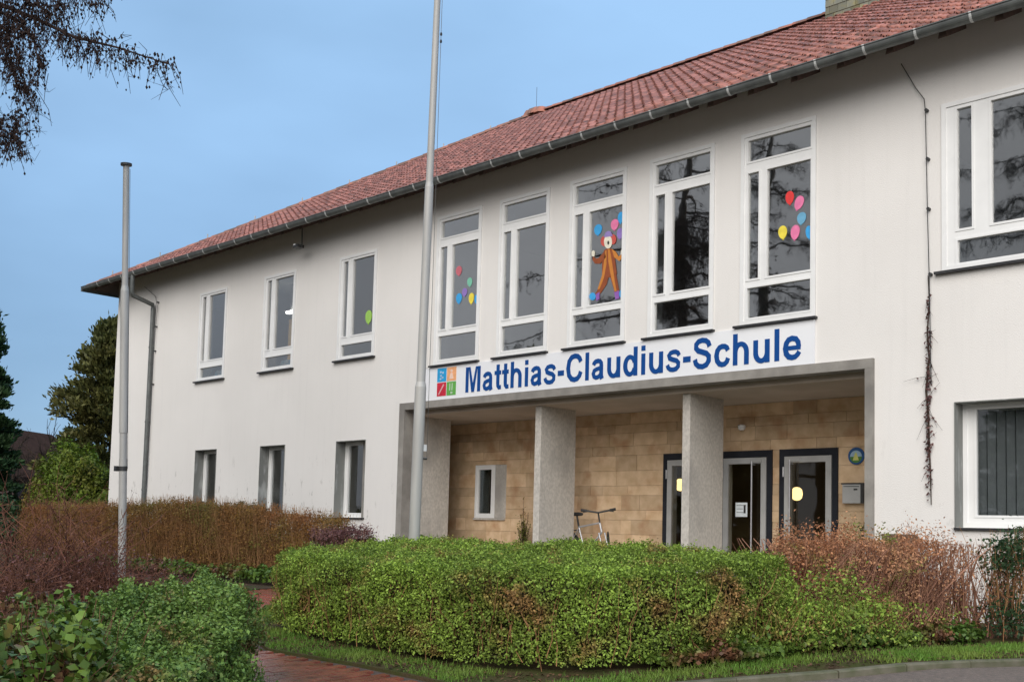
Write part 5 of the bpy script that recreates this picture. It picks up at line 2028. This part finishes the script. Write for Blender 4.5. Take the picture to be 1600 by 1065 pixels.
def lim(d, z):
    # boughs that would hang into the picture below the drawn ones stay short
    if d[1] > 0 and z < 11:
        return 3.0 / max(.35, d[1] + .25 * max(d[0], 0))
    return 9.0


larch('larch_tree', 'old larch with drooping cone laden boughs reaching over the garden', lb, 14.6, 7.2, 51, 4.2, lim, ex, 38)
l2 = larch('larch_tree', 'second larch across the road seen only as window reflection', (-10.2, -21.5, 0), 21.0, 7.5, 52, 3.5, dens=2)
l3 = larch('larch_tree', 'third larch across the road behind the old one, mirrored in the tall windows', (-20.8, -20.5, 0), 18.0, 6.2, 53, 3.5, nb_=34)


def conifer(name, label, base, H, R0, n, seed, m, size=.16, droop=.25, shape=1.0, group=None):
    r = np.random.default_rng(seed)
    base = np.array(base, float)
    root = empty(name, tuple(base))
    tag(root, label, 'tree', group)
    MB().tube([base + [0, 0, -.2], base + [0, 0, H * .5], base + [0, 0, H * .95]], [R0 * .09, R0 * .05, .02], 10).build('trunk', M['bark'], root, True)
    nbr = 240
    f_ = r.random(nbr) ** 1.0
    a = r.uniform(0, 6.28, nbr)
    L_ = R0 * (1 - f_ ** (1.1 * shape) * .86) * r.uniform(.6, 1.12, nbr)
    z = H * (.04 + .93 * f_)
    tips = np.stack([np.cos(a) * L_, np.sin(a) * L_, z + L_ * .3 - droop * L_], 1)
    root_ = np.stack([np.zeros(nbr), np.zeros(nbr), z - .1 * L_], 1)
    P = np.stack([root_, (root_ + tips) / 2 + [0, 0, .1], tips], 1) + base
    V, F = tube_arrays(P, np.tile([[.04, .025, .01]], (nbr, 1)), 4)
    fast('branches', V, F, M['bark'], root)
    i = r.integers(0, nbr, n)
    t = (1 - r.random(n) ** 1.6 * .75)[:, None]
    q = P[i, 0] * (1 - t) + P[i, 2] * t + r.normal(0, 1, (n, 3)) * np.array([.16, .16, .11]) * R0 * .38
    out = unit((q - base) * [1, 1, .15] + [0, 0, .1])
    # sprays: elongated leaf quads pointing outwards and up
    T_ = unit(out + r.normal(0, .55, (n, 3)) + [0, 0, .25])
    N_ = unit(np.cross(T_, r.normal(0, 1, (n, 3))))
    B_ = np.cross(N_, T_)
    s = (size * r.uniform(.6, 1.5, n))[:, None]
    Vv = np.stack([q, q + T_ * s * .5 + B_ * s * .22, q + T_ * s, q + T_ * s * .5 - B_ * s * .22], 1).reshape(-1, 3)
    fast('crown', Vv, np.arange(4 * n).reshape(n, 4), m, root)
    return root


def gpt(u, L_):
    p = atL(u, L_)
    return (p[0], p[1], .45)


yw = conifer('yew_tree', 'broad dark olive yew rising beyond the end wall of the school', gpt(168, 43), 8.6, 2.4, 70000, 61, M['conifer'], .17, .1, 2.2)
conifer('spruce_tree', 'dark spruce at the garden edge left of the bare tree', gpt(-42, 46), 9.3, 1.7, 52000, 62, M['dark_leaf'], .19, .35, 1.2)
# laurel and other bushes below the yew


def bush(name, label, base, rx, rz, n, m, seed, size=.14):
    r = np.random.default_rng(seed)
    base = np.array(base, float)
    root = empty(name, tuple(base))
    tag(root, label, 'shrub')
    d = unit(r.normal(0, 1, (n, 3)))
    d[:, 2] = np.abs(d[:, 2])
    rr = (1 - np.abs(r.normal(0, .16, n)))[:, None] * (1 + .26 * wob(d, .4, seed) + .10 * wob(d, .13, seed + 1))[:, None]
    P = base + d * rr * [rx, rx, rz]
    V, F = leaf_arrays(P, d, size, .7, .5)
    fast('foliage', V, F, m, root)
    st_ = np.stack([np.tile(base, (60, 1)) + r.normal(0, .15, (60, 3)) * [1, 1, 0], base + d[:60] * rr[:60] * [rx, rx, rz] * .5, base + d[:60] * rr[:60] * [rx, rx, rz] * .9], 1)
    V, F = tube_arrays(st_, np.tile([[.02, .014, .006]], (60, 1)), 4)
    fast('stem', V, F, M['bark'], root)
    return root


bush('laurel_bush', 'bright green laurel bush against the end wall of the school', gpt(140, 38), 1.9, 3.4, 30000, M['laurel'], 71, .12)
bush('laurel_bush', 'olive green bush between the laurel and the bare trees', gpt(92, 40), 1.5, 2.6, 20000, M['laurel'], 72, .11)
bush('garden_bush', 'low green garden bush in front of the dark house', gpt(30, 42), 2.2, 1.5, 8000, M['laurel'], 73, .16)
bush('garden_bush', 'dark low bush at the foot of the spruce', gpt(-25, 40), 2.0, 1.9, 8000, M['dark_leaf'], 74, .16)


def bare_tree(label, base, H, seed, spread=.45):
    r = np.random.default_rng(seed)
    base = np.array(base, float)
    root = empty('bare_tree', tuple(base))
    tag(root, label, 'tree', 'bare garden trees')
    lines = []

    def grow(p, d, L_, rad_, lev):
        k = 5
        pts = [p]
        for j in range(k - 1):
            d = d + r.normal(0, .13, 3)
            d = d / np.linalg.norm(d)
            pts.append(pts[-1] + d * L_ / (k - 1))
        lines.append((np.array(pts), np.linspace(rad_, rad_ * .55, k)))
        if lev == 0:
            return
        for q in range(4 if lev > 1 else 5):
            j = r.integers(1, k)
            nd = d + r.normal(0, spread, 3) + [0, 0, .15]
            grow(pts[j], nd / np.linalg.norm(nd), L_ * r.uniform(.5, .75), rad_ * .5, lev - 1)
    grow(base, np.array([0, 0, 1.]), H * .42, H * .028, 4)
    V, F = tube_arrays(np.array([l[0] for l in lines[:1]]), np.array([l[1] for l in lines[:1]]), 8)
    fast('trunk', V, F, M['bark'], root)
    V, F = tube_arrays(np.array([l[0] for l in lines[1:]]), np.array([l[1] for l in lines[1:]]), 3)
    fast('crown', V, F, M['bark'], root)


bare_tree('slender leafless tree between the dark house and the yew', gpt(66, 52), 7.4, 81)
bare_tree('leafless tree with fine twigs rising before the yew', gpt(88, 55), 6.2, 82)
bare_tree('small leafless tree beside the gable of the dark house', gpt(40, 50), 5.6, 83)


def house(label, u, L_, w, dep, h, rh, rot, wallm):
    p = atL(u, L_)
    root = empty('house', (p[0], p[1], .3))
    tag(root, label, 'house')
    o1 = MB().box(-w / 2, w / 2, -dep / 2, dep / 2, 0, h)
    o1.add([(-w / 2, -dep / 2, h), (w / 2, -dep / 2, h), (0, -dep / 2, h + rh), (-w / 2, dep / 2, h), (w / 2, dep / 2, h), (0, dep / 2, h + rh)], [(0, 1, 2), (5, 4, 3)])
    o1 = o1.build('wall', wallm)
    e_ = .45
    rf = MB()
    for s in (-1, 1):
        x1_, z1_ = s * (w / 2 + e_), h - rh * e_ / (w / 2)
        for a_, b_ in (((0, h + rh), (x1_, z1_)),):
            rf.add([(a_[0], -dep / 2 - e_, a_[1] + .02), (b_[0], -dep / 2 - e_, b_[1] + .02), (b_[0], dep / 2 + e_, b_[1] + .02), (a_[0], dep / 2 + e_, a_[1] + .02),
                    (a_[0], -dep / 2 - e_, a_[1] + .24), (b_[0], -dep / 2 - e_, b_[1] + .24), (b_[0], dep / 2 + e_, b_[1] + .24), (a_[0], dep / 2 + e_, a_[1] + .24)],
                   [(3, 2, 1, 0), (4, 5, 6, 7), (0, 1, 5, 4), (1, 2, 6, 5), (2, 3, 7, 6), (3, 0, 4, 7)])
    rf = rf.build('roof', M['house_roof'])
    objs = [o1, rf]
    for x in (-w * .25, w * .25):
        for z in (h * .2, h * .62):
            o2 = MB().ring(x - .5, x + .5, z, z + 1.1, .09, -dep / 2 - .04, -dep / 2 + .04).build('window', M['white'])
            o3 = MB().box(x - .42, x + .42, -dep / 2 - .015, -dep / 2 - .005, z + .09, z + 1.01).build('pane', M['glass_low'])
            o3.parent = o2
            objs.append(o2)
    objs.append(MB().box(-w * .5, w * .5, -dep / 2 - .9, -dep / 2 - .05, h * .52, h * .56).build('balcony', M['white']))
    for o in objs:
        o.parent = root
    root.rotation_euler = (0, 0, rot)


house('dark timber gabled house with white window frames beyond the garden', -6, 62, 7.0, 8.0, 3.3, 2.4, rad(35), M['house_dark'])
house('far pale grey house low between the bare trees', 84, 130, 8, 8, 2.6, 2.0, rad(60), M['reveal'])
# unseen conifers behind the camera, added so the ground-floor panes mirror something dark
for k, (x, y, H, R_) in enumerate(((-24, -34, 10, 3.4), (-17, -37, 12, 3.6), (-3, -36, 11, 3.6), (4, -33, 9, 3.4), (-31, -30, 9, 3.2), (-38, -27, 11, 3.4))):
    conifer('unseen_conifer', 'unseen conifer added behind the camera to darken the ground floor panes', (x, y, -.1), H, R_, 5200, 90 + k, M['conifer'], .55, .2, 1.4, group='conifers added out of view')
